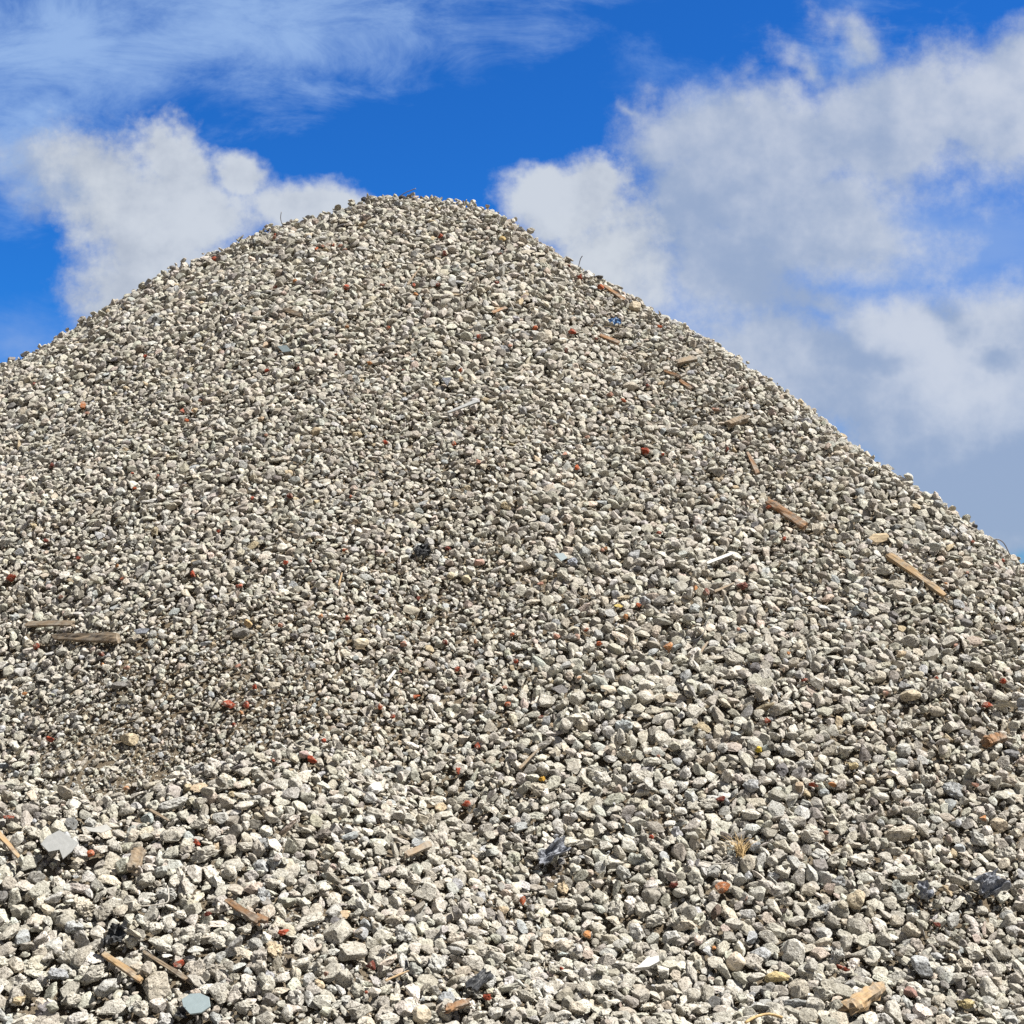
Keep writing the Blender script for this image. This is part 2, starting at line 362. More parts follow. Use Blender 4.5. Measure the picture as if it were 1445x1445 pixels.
def tube(name, pts, r, m, label, cat, lifts=None, smooth_n=4, group=None):
    """a bent wire through photo points; LIFTS: height above the slope of each, a point above the skyline keeps the depth of its neighbour"""
    P = []; Yd = None
    for k, (a, b) in enumerate(pts):
        l = lifts[k] if lifts else .05
        if l is None: P.append(at_depth(a, b, Yd))
        else: q = hit(a, b, l); P.append(q); Yd = q[1]
    P = np.array(P); Q = []
    for i in range(len(P) - 1):
        p0, p1, p2, p3 = P[max(i - 1, 0)], P[i], P[i + 1], P[min(i + 2, len(P) - 1)]
        for k in range(smooth_n):
            t = k / smooth_n; Q.append(.5 * (2 * p1 + (p2 - p0) * t + (2 * p0 - 5 * p1 + 4 * p2 - p3) * t * t + (3 * p1 - p0 - 3 * p2 + p3) * t ** 3))
    Q.append(P[-1]); Q = np.array(Q); O = Q[0].copy(); V = []; F = []; ring = 6
    for i, q in enumerate(Q):
        T = unit(Q[min(i + 1, len(Q) - 1)] - Q[max(i - 1, 0)]); a = unit(np.cross(T, (.3, .5, .81))); b = np.cross(T, a)
        for j in range(ring): th = j * math.pi / 3; V.append(q - O + (a * math.cos(th) + b * math.sin(th)) * r)
    for i in range(len(Q) - 1):
        for j in range(ring):
            a, b = i * ring + j, i * ring + (j + 1) % ring; F += [(a, b, a + ring), (b, b + ring, a + ring)]
    F += [(0, j + 1, j) for j in range(1, ring - 1)]; e = (len(Q) - 1) * ring; F += [(e, e + j, e + j + 1) for j in range(1, ring - 1)]
    o = link(name, build_mesh(name, np.array(V), np.array(F), None, True), m, loc=O); tagit(o, label, cat, group); return o
def crumple(name, px, py, w, h, m, label, cat, ang=0, amp=.35, lift=.05, group=None, thick=.003):
    """a crumpled scrap of film or cloth: a folded sheet with a real thickness"""
    P, R = frame_at(px, py, lift, ang, .6); s = px2m(P); w, h = w * s, h * s * 1.15; n = 15; SEED[0] += 1; sd = SEED[0] * 1.7
    V = []; F = []
    g = np.linspace(-.5, .5, n)
    for side in (1, -1):
        for v in g:
            for u in g:
                e = 1 + .35 * float(vnoise(u * 5 + sd, v * 5, 0, 2))
                z = amp * min(w, h) * float(fbm(u * 3.2 + sd, v * 3.2, 0, 3, 6)) * 1.6
                V.append((u * w * e + .08 * w * float(vnoise(v * 7, sd, 1, 3)), v * h * e, z + side * thick / 2))
    for sd_, off in ((0, 0), (1, n * n)):
        for j in range(n - 1):
            for i in range(n - 1):
                a = off + j * n + i; q = [(a, a + 1, a + n + 1), (a, a + n + 1, a + n)]; F += q if sd_ == 0 else [t[::-1] for t in q]
    edge = [i for i in range(n)] + [j * n + n - 1 for j in range(1, n)] + [n * n - 1 - i for i in range(1, n)] + [(n - 1 - j) * n for j in range(1, n - 1)]
    for k, a in enumerate(edge):
        b = edge[(k + 1) % len(edge)]; F += [(a, a + n * n, b + n * n), (a, b + n * n, b)]
    o = link(name, build_mesh(name, np.array(V), np.array(F)), m); setmat(o, P, R); tagit(o, label, cat, group)
    stamp_at(P, .28 * (w + h)); return o

def land(px, py, name): LAND.append((px, py, name))

# wood
WG = 'scraps of wood on the heap'
WOOD = [
 ('wooden_batten', 1254, 784, 1334, 841, 11, M_PALEWOOD, .8, 'long pale sawn wooden batten lying on the right slope', 'long pale batten', (1, .7)),
 ('wood_splinter', 1083, 707, 1136, 743, 13, M_ORANGEWOOD, .6, 'thick orange-brown split board end left of the long pale batten', 'orange-brown board end', (.8, 1)),
 ('bark_strip', 76, 899, 168, 901, 15, M_GREYWOOD, .5, 'wide ragged strip of brown bark near the left edge', 'wide bark strip', (.5, 1)),
 ('weathered_board', 38, 881, 104, 880, 12, M_GREYWOOD, .4, 'flat grey-brown weathered board just above the ragged bark strip', 'weathered grey board', (.8, .8)),
 ('wood_strip', 146, 1346, 200, 1384, 9, M_PALEWOOD, .6, 'pale yellow wooden slat at the lower left corner', 'pale yellow slat', (.9, 1)),
 ('wood_strip', 203, 1343, 270, 1386, 7, M_GREYWOOD, .6, 'thin brown wooden slat right of the pale yellow slat', 'thin brown slat', (.6, 1)),
 ('wood_strip', -6, 1172, 27, 1210, 9, M_PALEWOOD, .5, 'tan wooden slat cut off by the left edge of the photo', 'tan slat at left edge', (1, .6)),
 ('wood_block', 197, 1200, 187, 1227, 16, M_GREYWOOD, .7, 'short squared brown wood block standing among lower left stones', 'squared wood block', (1, 1)),
 ('wood_splinter', 320, 1270, 366, 1301, 11, M_DARKWOOD, .6, 'thick dark brown wood splinter above the lower left corner', 'thick dark splinter', (.7, 1)),
 ('wood_splinter', 572, 1207, 606, 1192, 11, M_GREYWOOD, .6, 'short brown wood splinter pointing up right at lower centre', 'short brown splinter', (.8, 1)),
 ('bark_piece', 629, 1424, 662, 1414, 13, M_DARKWOOD, .6, 'dark orange-brown bark piece at the bottom edge', 'bottom bark piece', (1, .8)),
 ('wood_splinter', 360, 1294, 377, 1299, 11, M_DARKWOOD, .7, 'stubby dark splinter touching the end of the thick dark splinter', None, (1, .8)),
 ('wood_splinter', 1055, 639, 1069, 669, 7, M_DARKWOOD, .6, 'dark brown splinter standing upright on the right slope', 'upright dark splinter', (.6, 1)),
 ('wood_splinter', 852, 403, 882, 424, 6, M_ORANGEWOOD, .6, 'thin reddish splinter just under the right skyline', 'reddish splinter', (.8, 1)),
 ('wood_splinter', 846, 473, 873, 484, 7, M_ORANGEWOOD, .6, 'yellow-brown splinter below the blue plastic scrap', 'yellow-brown splinter', (.8, 1)),
 ('wood_chip', 956, 511, 982, 505, 10, M_GREYWOOD, .5, 'flat brown wood chip on the upper right slope', 'flat brown chip', (.8, 1)),
 ('wood_splinter', 938, 523, 960, 532, 5, M_ORANGEWOOD, .6, 'thin orange splinter under the flat brown wood chip', None, (.8, 1)),
 ('wood_splinter', 960, 537, 976, 549, 6, M_ORANGEWOOD, .6, 'short orange splinter second below the flat brown wood chip', None, (.8, 1)),
 ('wood_chip', 695, 441, 715, 434, 6, M_ORANGEWOOD, .5, 'small orange wood chip at the centre of the upper slope', 'small orange chip', (.8, .8)),
 ('wood_chip', 402, 437, 426, 445, 8, M_GREYWOOD, .5, 'tan wood chip on the upper left slope', 'tan chip', (.8, .9)),
 ('wood_splinter', 733, 1085, 760, 1057, 5, M_GREYWOOD, .6, 'thin tan splinter leaning up right near the photo centre', 'thin tan splinter', (1, .5)),
 ('wood_chunk', 1198, 1424, 1242, 1394, 24, M_PALEWOOD, .7, 'large frayed tan wood chunk at the bottom right', 'frayed tan wood chunk', (1, .7)),
 ('wood_chunk', 1390, 1047, 1413, 1040, 14, M_ORANGEWOOD, .8, 'stubby brown wood chunk in a dark hollow at the right edge', 'stubby wood chunk', (1, .9)),
 ('wood_chip', 1027, 599, 1052, 590, 14, M_GREYWOOD, .6, 'squared brown chip above the upright dark splinter', 'squared brown chip', (.8, 1)),
 ('wood_sliver', 544, 1384, 577, 1370, 3, M_PALEWOOD, .7, 'thin pale sliver at the bottom centre', 'thin pale sliver', (1, .7)),
 ('wood_sliver', 478, 826, 483, 808, 3, M_PALEWOOD, .7, 'thin pale sliver standing on the middle of the heap', 'thin standing sliver', (1, .7)),
 ('wood_sliver', 212, 1143, 238, 1158, 5, M_GREYWOOD, .6, 'small tan sliver above the squared brown wood block', 'small tan sliver', (1, .6)),
 ('wood_sliver', 985, 925, 999, 906, 4, M_GREYWOOD, .6, 'thin brown sliver right of the orange brick lump', None, (1, .7)),
 ('wood_sliver', 1008, 835, 1036, 823, 4, M_GREYWOOD, .6, 'thin pinkish-brown sliver beside the maroon brick pieces', None, (1, .7)),
 ('wood_sliver', 575, 402, 597, 372, 3, M_GREYWOOD, .6, 'thin tan twig near the heap top', 'tan twig', (1, .6)),
]
for nm, a, b, c, d, w, m, th, lab, ln, tp in WOOD:
    strip(nm, a, b, c, d, w, m, th, label=lab, cat='wood scrap', taper=tp, group=WG, ragged=.30 if 'chunk' in nm or 'bark' in nm else .20, bow=.03, lift=.042 if w > 8.5 else .024, roll=rng.uniform(-.25, .25))
    if ln: land((a + c) / 2, (b + d) / 2, ln)
# other debris
strip('white_strip', 997, 795, 1033, 781, 5, M_WHITE, .5, label='straight off-white plastic strip on the right side of the heap', cat='strip', ragged=.02); land(1015, 788, 'off-white strip')
strip('metal_flashing', 632, 582, 673, 566, 7, M_GREYTILE, .45, label='bent light grey metal strip casting a dark shadow at upper centre', cat='metal strip', ragged=.05, taper=(.5, 1), lift=.07); land(652, 574, 'bent metal strip')
strip('white_strip', 546, 962, 558, 946, 4, M_WHITE, .5, label='small whitish strip standing near the middle of the heap', cat='strip', ragged=.05); land(552, 954, 'small whitish strip')
slab('tile_sherd', [(57, 1191), (66, 1180), (84, 1171), (98, 1180), (111, 1189), (101, 1202), (89, 1212), (84, 1199), (68, 1202)], M_GREYTILE, .018, 'flat pale grey tile sherd with sharp corners near the left edge', 'tile sherd', lift=.07, face=.8); land(84, 1190, 'pale grey tile sherd')
slab('tile_sherd', [(256, 1410), (268, 1402), (282, 1401), (295, 1407), (297, 1420), (284, 1429), (268, 1431), (258, 1420)], M_TILE, .015, 'pale blue glazed tile sherd at the bottom left', 'tile sherd', lift=.07, face=.8); land(276, 1416, 'pale blue tile sherd')
slab('tile_sherd', [(639, 604), (650, 609), (654, 617), (645, 615)], M_WHITE, .01, 'tiny whitish tile sherd below the bent metal strip', 'tile sherd', lift=.07, face=.9); land(647, 611, 'tiny whitish sherd')
slab('tile_sherd', [(897, 1366), (912, 1352), (930, 1348), (931, 1356), (916, 1364)], M_WHITE, .02, 'white wedge-shaped sherd at the bottom right of centre', 'tile sherd', lift=.07, face=.5); land(914, 1357, 'white wedge sherd')
slab('tile_sherd', [(623, 533), (638, 532), (631, 544)], M_FIBRE, .012, 'small bluish grey triangular sherd above the bent metal strip', 'tile sherd', lift=.07, face=.9)
slab('tile_sherd', [(391, 488), (404, 487), (411, 495), (399, 497)], M_TILE, .012, 'pale bluish flat sherd on the upper left slope', 'tile sherd', lift=.06, face=.9); land(401, 492, 'pale bluish sherd')
slab('glass_sherd', [(782, 781), (795, 780), (801, 787), (792, 792)], M_TILE, .01, 'pale green-white flat sherd right of the pink stone', 'sherd', lift=.06, face=.9); land(791, 786, 'pale greenish sherd')
slab('paper_scrap', [(118, 1166), (132, 1168), (150, 1163), (158, 1170), (144, 1175), (126, 1173)], M_WHITE, .005, 'thin white curled scrap right of the pale grey tile sherd', 'scrap', lift=.06, face=.7)
slab('dark_sherd', [(188, 889), (200, 886), (211, 887), (206, 893), (192, 894)], M_FIBRE, .012, 'thin dark flat sherd right of the ragged bark strip', 'sherd', lift=.06, face=.4)
crumple('plastic_scrap', 162, 1318, 27, 26, M_BLACK, 'crumpled black plastic scrap above the pale yellow slat', 'plastic scrap', lift=.06); land(162, 1318, 'crumpled black scrap')
crumple('plastic_strap', 679, 1382, 50, 16, M_BLACK, 'glossy black rubber strap at the bottom centre', 'plastic scrap', ang=38, amp=.3, lift=.06, thick=.008); land(680, 1382, 'black rubber strap')
crumple('plastic_scrap', 597, 778, 22, 18, M_BLACK, 'small black plastic scrap near the middle of the heap', 'plastic scrap', ang=30, lift=.06); land(597, 778, 'small black scrap')
crumple('plastic_scrap', 869, 453, 15, 10, M_BLUE, 'crumpled blue plastic scrap on the upper right slope', 'plastic scrap', ang=20, lift=.07); land(868, 452, 'blue plastic scrap')
crumple('grey_clump', 1396, 1248, 48, 26, M_FIBRE, 'slate-grey fibrous clump near the right edge', 'fibre clump', ang=15, amp=.5, lift=.08, thick=.012); land(1396, 1248, 'grey fibrous clump')
crumple('grey_clump', 1306, 1257, 22, 20, M_FIBRE, 'small dark slate clump left of the slate-grey fibrous clump', 'fibre clump', amp=.5, lift=.07, thick=.01)
crumple('grey_clump', 778, 1203, 44, 17, M_FIBRE, 'mottled bluish grey stone clump right of lower centre', 'fibre clump', ang=34, amp=.45, lift=.07, thick=.012); land(778, 1203, 'bluish grey clump')  # crumpled sheet standing in for a few blue-grey stones
crumple('plastic_scrap', 255, 1428, 16, 12, M_BLACK, 'small black scrap left of the pale blue tile sherd', 'plastic scrap', lift=.05)
tube('bent_wire', [(198, 1279), (220, 1277), (236, 1273), (238, 1262), (236, 1250)], .0028, M_PALEWIRE, 'thin pale L-shaped wire at the lower left', 'wire', [.07] * 5); land(228, 1270, 'L-shaped wire')
tube('skyline_wire', [(398, 316), (396, 308), (397, 299)], .004, M_WIRE, 'short upright wire on the upper left skyline', 'wire', [.03, None, None])
tube('skyline_wire', [(562, 278), (574, 271), (587, 266)], .0045, M_WIRE, 'thin wire sticking out sideways at the very top', 'wire', [.04, None, None])
tube('skyline_wire', [(816, 372), (819, 366), (822, 361)], .004, M_WIRE, 'tiny wire stub on the right skyline beside a pale block', 'wire', [.03, None, None])
tube('skyline_wire', [(1397, 772), (1401, 764), (1408, 761), (1417, 767), (1425, 783)], .0038, M_WIRE, 'arched wire loop on the skyline at the right edge', 'wire', [.03, None, None, None, None])
tube('cable_loop', [(958, 893), (968, 903), (982, 903), (993, 893), (996, 880), (1003, 868)], .003, M_BLACK, 'thin dark cable loop in a hollow right of centre', 'cable', [.06] * 6); land(982, 893, 'dark cable loop')
tube('bent_wire', [(488, 1096), (505, 1112), (520, 1122), (530, 1131)], .003, M_WIRE, 'thin dark wire crossing a white stone at lower centre', 'wire', [.09] * 4)
tube('bent_twig', [(1052, 1443), (1066, 1435), (1085, 1431), (1104, 1436)], .006, M_STRAW, 'curved tan twig at the bottom edge right of centre', 'twig', [.07] * 4); land(1080, 1434, 'curved tan twig')
tube('bent_wire', [(990, 1215), (1010, 1219), (1030, 1218)], .003, M_PALEWIRE, 'thin pale wire left of the straw tuft', 'wire', [.06] * 3)
def straw(px, py, wpx, hpx, label):
    P = hit(px, py + hpx * .4, .02); s = px2m(P); V = []; F = []; r = np.random.default_rng(5)
    for k in range(70):
        b = np.array([r.normal() * wpx * .16 * s, r.normal() * .02, 0]); L_ = hpx * s * r.uniform(.5, 1.05); lean = np.array([r.normal() * .22, .35 + r.normal() * .25, 1]); lean /= np.linalg.norm(lean)
        bend = np.array([r.normal() * .03, r.normal() * .03, -.03]); w = .0016 + .0016 * r.random(); o0 = len(V)
        for i in range(5):
            u = i / 4; c = b + lean * L_ * u + bend * u * u * 1.5
            for q in ((w, 0, 0), (-w * .5, w * .87, 0), (-w * .5, -w * .87, 0)): V.append(c + np.array(q) * (1 - .7 * u))
        for i in range(4):
            for j in range(3):
                a, c = o0 + i * 3 + j, o0 + i * 3 + (j + 1) % 3; F += [(a, c, a + 3), (c, c + 3, a + 3)]
    o = link('straw_tuft', build_mesh('straw_tuft', np.array(V), np.array(F)), M_STRAW, loc=P); tagit(o, label, 'straw'); return o
straw(1045, 1190, 18, 44, 'upright tuft of dry tan straw at the lower right'); land(1045, 1190, 'straw tuft')

# coloured stones that stand out, each told by its own words
SPECIAL = [
 ('yellow_stone', 1096, 1379, 42, 20, 'angular', (.58, .44, .16), 8, 'long ochre-yellow stone at the bottom right', 'ochre-yellow stone'),
 ('yellow_stone', 1363, 1416, 28, 15, 'lumpy', (.58, .46, .18), 0, 'pale yellow stone in the bottom right corner', 'pale yellow stone'),
 ('yellow_stone', 765, 1099, 12, 8, 'angular', (.62, .36, .06), 0, 'small bright yellow-orange stone below the thin tan splinter', 'bright yellow-orange stone'),
 ('yellow_stone', 1070, 1057, 11, 11, 'lumpy', (.60, .46, .08), 0, 'tiny bright yellow stone left of the stubby wood chunk', 'tiny yellow stone'),
 ('yellow_stone', 873, 855, 15, 6, 'flat', (.62, .44, .04), -8, 'bright yellow flat chip right of centre', 'bright yellow chip'),
 ('yellow_stone', 1203, 1080, 18, 14, 'lumpy', (.58, .46, .22), 0, 'sand-yellow lump above the orange wedge on the right', None),
 ('yellow_stone', 709, 337, 12, 9, 'rounded', (.58, .44, .22), 0, 'small cream-yellow stone just under the right side of the top', 'cream-yellow stone'),
 ('yellow_stone', 27, 1412, 22, 18, 'lumpy', (.52, .40, .22), 0, 'yellowish lump in the bottom left corner', None),
 ('yellow_stone', 658, 817, 16, 14, 'rounded', (.60, .52, .34), 0, 'pale yellow round stone, the right one of a pair in mid heap', 'yellow pebble pair'),
 ('yellow_stone', 636, 812, 13, 12, 'rounded', (.58, .52, .36), 0, 'pale yellow round stone, the left one of a pair in mid heap', None),
 ('tan_stone', 1240, 759, 38, 16, 'flat', (.46, .37, .25), 6, 'long tan flat stone above the long pale batten', 'tan flat stone'),
 ('tan_stone', 1285, 980, 36, 28, 'angular', (.50, .44, .33), 15, 'big tan wedge-shaped stone at the right middle', 'big tan wedge stone'),
 ('tan_stone', 182, 1043, 32, 20, 'angular', (.52, .44, .31), 0, 'big tan angular stone standing on the dirt patch', 'tan stone on dirt'),
 ('tan_stone', 350, 879, 17, 13, 'angular', (.58, .42, .23), -10, 'orange-tan block resting on a dark grey stone', 'orange-tan block'),
 ('tan_stone', 510, 907, 26, 17, 'rounded', (.56, .50, .39), 5, 'smooth beige oval stone left of the middle', 'smooth beige oval'),
 ('tan_stone', 580, 861, 28, 15, 'flat', (.48, .44, .36), -18, 'flat leaf-shaped grey-beige stone in mid heap', 'leaf-shaped stone'),
 ('tan_stone', 858, 971, 26, 12, 'flat', (.58, .52, .42), -15, 'smooth pale beige flake right of the middle', 'pale beige flake'),
 ('tan_stone', 880, 843, 27, 7, 'long', (.50, .42, .30), 12, 'narrow beige rod stone above the bright yellow chip', None),
 ('tan_stone', 1209, 1271, 33, 29, 'angular', (.52, .45, .33), 0, 'tan round-topped stone in a dark hollow at lower right', 'tan stone in hollow'),
 ('tan_stone', 1410, 1164, 32, 21, 'angular', (.50, .43, .33), 0, 'tan capped stone with a dark underside near the right edge', 'tan capped stone'),
 ('tan_stone', 1039, 1357, 29, 33, 'rounded', (.56, .49, .40), -30, 'smooth pinkish beige cobble at bottom right of centre', 'pinkish beige cobble'),
 ('tan_stone', 486, 1289, 18, 14, 'flat', (.54, .42, .28), -30, 'smooth sandy flake left of the bottom centre', 'sandy flake'),
 ('tan_stone', 595, 1432, 32, 30, 'rounded', (.56, .49, .38), 0, 'smooth beige cobble cut by the bottom edge', 'beige bottom cobble'),
 ('tan_stone', 896, 434, 20, 20, 'angular', (.58, .50, .38), 0, 'cream block on the upper right slope', 'cream block'),
 ('tan_stone', 435, 332, 13, 13, 'flat', (.54, .47, .36), 0, 'squarish beige stone near the top left', 'squarish beige stone'),
 ('brown_stone', 1010, 1287, 18, 21, 'angular', (.16, .12, .10), 0, 'dark brown block below the brown brick lump', None),
 ('dark_stone', 162, 507, 26, 12, 'flat', (.17, .16, .16), -25, 'dark grey slab on the upper left slope', 'dark grey slab'),
 ('dark_stone', 197, 492, 17, 15, 'rounded', (.24, .21, .18), 0, 'rounded brownish grey boulder beside the dark grey slab', None),
 ('dark_stone', 340, 893, 30, 17, 'rounded', (.27, .26, .24), 0, 'dark grey oval stone under the orange-tan block', None),
 ('dark_stone', 168, 967, 28, 13, 'angular', (.22, .21, .20), 0, 'dark-sided block below the ragged bark strip', 'dark-sided block'),
 ('dark_stone', 899, 803, 15, 11, 'rounded', (.09, .09, .095), 0, 'charcoal stone right of the pale greenish sherd', 'charcoal stone'),
 ('dark_stone', 454, 1176, 34, 18, 'lumpy', (.20, .18, .16), 10, 'dark lumpy stone left of lower centre', 'dark lumpy stone'),
 ('dark_stone', 1378, 1018, 22, 16, 'angular', (.20, .18, .16), 0, 'dark block above the stubby wood chunk', None),
 ('dark_stone', 415, 898, 14, 12, 'angular', (.16, .15, .15), 0, 'charcoal block left of the smooth beige oval', None),
 ('dark_stone', 34, 501, 15, 10, 'angular', (.13, .13, .14), 0, 'dark stone on the far left skyline', None),
 ('dark_stone', 435, 304, 11, 10, 'angular', (.12, .12, .12), 0, 'dark stone on the skyline left of the top', None),
 ('dark_stone', 513, 281, 9, 8, 'angular', (.06, .06, .07), 0, 'small black stone on the skyline at the left of the top', None),
 ('dark_stone', 568, 279, 14, 8, 'rounded', (.08, .08, .09), 0, 'black stone on the very top under the thin wire', None),
 ('dark_stone', 355, 345, 10, 8, 'angular', (.2, .19, .18), 0, 'small dark stone on the left skyline', None),
 ('dark_stone', 1257, 652, 14, 8, 'flat', (.16, .16, .16), 15, 'dark flake jutting from the right skyline', 'dark skyline flake'),
 ('dark_stone', 736, 319, 15, 11, 'angular', (.25, .25, .25), 0, 'grey block on the skyline right of the top', None),
 ('dark_stone', 763, 333, 11, 10, 'angular', (.22, .22, .23), 35, 'pointed grey stone on the skyline right of the top', None),
 ('pale_stone', 830, 376, 24, 13, 'angular', (.58, .58, .57), -28, 'pale oblong block on the right skyline', 'pale skyline block'),
 ('dark_stone', 843, 388, 9, 7, 'angular', (.10, .11, .14), 0, 'small blackish stone right of the pale skyline block', None),
 ('dark_stone', 1375, 743, 10, 10, 'angular', (.14, .14, .15), 0, 'dark stone on the skyline near the right edge', None),
 ('blue_stone', 808, 793, 19, 14, 'lumpy', (.33, .35, .40), 0, 'bluish grey lump beside the pale greenish sherd', None),
 ('blue_stone', 82, 1374, 32, 22, 'lumpy', (.37, .38, .40), 15, 'bluish grey lump left of the pale yellow slat', None),
 ('blue_stone', 1065, 1195, 20, 15, 'angular', (.38, .40, .42), 0, 'bluish grey stone right of the straw tuft', None),
 ('pink_stone', 675, 793, 20, 12, 'angular', (.50, .33, .28), 0, 'dull pink stone in mid heap', 'dull pink stone'),
 ('pink_stone', 429, 1064, 17, 14, 'rounded', (.42, .32, .30), 0, 'dusky pink stone beside a red brick bit left of centre', 'dusky pink stone'),
 ('pink_stone', 985, 1327, 15, 17, 'rounded', (.54, .45, .40), 0, 'pale pink pebble below the brown brick lump', 'pale pink pebble'),
 ('pink_stone', 1169, 844, 26, 13, 'angular', (.50, .40, .33), 20, 'pale pinkish stone left of the long pale batten', 'pinkish stone'),
 ('pink_stone', 1285, 1400, 24, 16, 'angular', (.34, .21, .18), -25, 'dusty maroon stone right of the frayed tan wood chunk', None),
 ('white_stone', 529, 1113, 27, 19, 'rounded', (.68, .67, .64), 15, 'whitish oval stone at lower centre crossed by a wire', 'whitish oval stone'),
 ('white_stone', 988, 1175, 11, 21, 'long', (.62, .58, .48), 80, 'upright cream block left of the straw tuft', 'upright cream block'),
 ('white_stone', 1228, 1000, 16, 14, 'angular', (.64, .62, .58), 0, 'bright pointed stone left of the big tan wedge stone', 'bright pointed stone'),
]
for nm, px, py, w, h, kd, col, ang, lab, ln in SPECIAL:
    if nm == 'yellow_stone' and w > 12: col = tuple(.62 * c + .38 * g for c, g in zip(col, (.42, .39, .33)))
    o = stone(nm, px, py, w, h, kd, col, M_SMOOTH if kd in ('rounded', 'flat') and 'dark' not in nm else M_CON, ang, lift=.03 if py > 400 else .02)
    tagit(o, lab, 'stone')
    if ln: land(px, py, ln)
# ---- labels for the many: by look, then by where they lie from the distinctive things
USED = set()
def where(px, py, used_names=(), k=0):
    L = sorted(LAND, key=lambda q: math.hypot(q[0] - px, (q[1] - py)))
    x, y, n = L[k]; dx, dy = px - x, py - y; d = math.hypot(dx, dy)
    v = 'below' if dy > 0 else 'above'; h_ = 'right of' if dx > 0 else 'left of'
    if abs(dx) < .42 * abs(dy): s = v
    elif abs(dy) < .42 * abs(dx): s = h_
    else: s = v + ' and ' + h_
    return ('just ' if d < 38 else 'well ' if d > 95 else '') + s + ' the ' + n
def unique_label(look, px, py, extra=()):
    tries = [f'{look} {where(px, py, k=0)}'] + [f'{e} {look} {where(px, py, k=0)}' for e in extra] + [f'{look} {where(px, py, k=1)}', f'{look} {where(px, py, k=2)}'] + [f'{e} {look} {where(px, py, k=k)}' for k in (1, 2, 3, 4) for e in extra]
    for t in tries:
        if len(t.split()) <= 16 and t not in USED: USED.add(t); return t
    t = tries[-1]; USED.add(t); return t
# brick fragments (centre, width, height in the photo, shade)
BR = """12 1153 18 8 r;128 1204 12 11 o;278 1189 15 9 r;252 1360 18 12 r;292 1290 14 8 d;178 1112 12 8 t;400 1316 20 13 r;524 1362 18 18 d;517 1400 7 5 r;460 1374 9 9 p;658 1134 17 9 r;646 1088 8 11 r;687 1407 15 10 r;
1017 1127 16 10 d;919 1181 9 7 r;738 1271 10 13 o;950 1248 17 10 d;1020 1252 28 19 b;829 1319 21 12 t;1008 1337 9 6 t;1054 1268 9 7 d;792 1367 8 6 r;1175 1107 17 9 t;1148 1107 16 7 r;1388 1155 17 10 t;1190 1366 23 8 r;1166 1175 9 7 p;1322 1305 12 7 d;1376 1107 12 6 p;
15 815 24 11 r;143 923 12 9 d;145 938 9 6 t;178 942 12 7 p;52 912 6 12 r;35 979 10 6 t;70 1043 16 8 r;322 994 24 15 r;347 995 11 12 r;341 1006 11 6 t;330 1023 8 7 r;359 969 9 9 r;337 827 14 8 r;272 810 9 11 r;308 750 9 6 r;110 787 10 6 r;336 940 10 6 p;65 763 12 6 d;86 842 10 6 p;165 798 8 6 t;172 817 6 5 o;
403 794 9 7 r;487 776 9 5 o;395 882 8 7 o;453 870 9 9 t;490 872 8 8 r;570 908 12 10 p;590 845 7 9 d;632 774 11 8 d;628 907 9 10 d;645 944 11 7 r;588 983 12 7 o;537 997 9 9 o;554 1011 8 8 r;457 1045 8 7 r;441 1072 19 11 r;674 1053 9 9 r;717 993 11 9 o;712 970 9 7 p;671 905 6 8 t;386 1073 6 6 r;565 948 6 5 d;438 792 5 5 r;
930 752 11 5 r;762 824 12 6 p;901 854 10 8 o;883 870 9 8 t;943 913 13 17 t;845 908 12 8 o;827 888 8 6 o;785 897 13 11 p;815 899 8 10 p;728 933 7 8 r;1048 827 17 14 m;997 836 11 12 m;980 830 10 10 t;1083 1017 10 9 r;817 956 9 7 t;763 1012 10 6 d;850 776 7 6 p;1042 888 8 6 p;855 774 6 5 t;723 895 8 6 o;929 1067 6 6 p;
1107 760 7 8 r;1373 764 10 5 r;1416 791 7 5 r;1135 960 12 6 r;1322 958 10 9 r;1415 961 12 9 r;1393 995 20 9 r;1250 978 12 8 p;1113 922 7 6 t;1348 911 9 6 p;1365 808 6 5 p;1335 823 6 4 t;
302 365 10 7 r;117 573 10 13 b;48 542 9 6 d;72 657 13 9 d;257 580 8 9 r;263 593 8 6 o;272 579 9 5 t;205 503 7 6 r;222 672 6 5 r;190 689 7 6 o;123 583 8 5 p;282 565 7 5 p;187 668 6 4 r;356 703 7 6 r;
489 405 10 10 r;388 405 8 6 d;584 402 6 6 r;587 415 12 5 t;616 400 9 5 d;701 398 9 4 r;548 462 7 7 o;675 475 8 8 r;650 522 7 7 o;521 512 8 8 t;476 500 13 4 o;377 523 9 6 r;544 624 10 7 r;640 626 8 9 o;409 699 10 9 d;674 652 9 9 p;490 461 8 5 t;568 523 6 5 d;420 521 8 7 d;495 701 5 6 o;376 614 6 5 p;
817 391 9 9 r;848 405 12 9 o;755 463 9 10 o;808 468 14 9 r;931 461 9 5 o;880 565 10 6 o;861 556 12 8 p;910 636 15 10 r;814 660 9 9 o;935 641 6 5 r;1009 577 14 7 p;1085 716 10 6 o;803 375 7 5 d;799 494 8 8 d;705 358 9 4 d;841 478 6 5 d;720 488 8 5 p;797 640 12 5 p;829 617 9 6 p;914 544 8 6 d;1026 633 6 10 d;
622 333 9 8 r;627 358 9 8 d;480 347 9 5 p;447 351 7 5 o;455 347 6 5 p;387 335 9 6 p;470 346 5 5 r;487 352 8 5 p;701 399 8 5 d;618 402 8 6 d;388 331 5 3 r;416 396 9 5 t;539 402 9 4 d;820 388 5 5 d"""
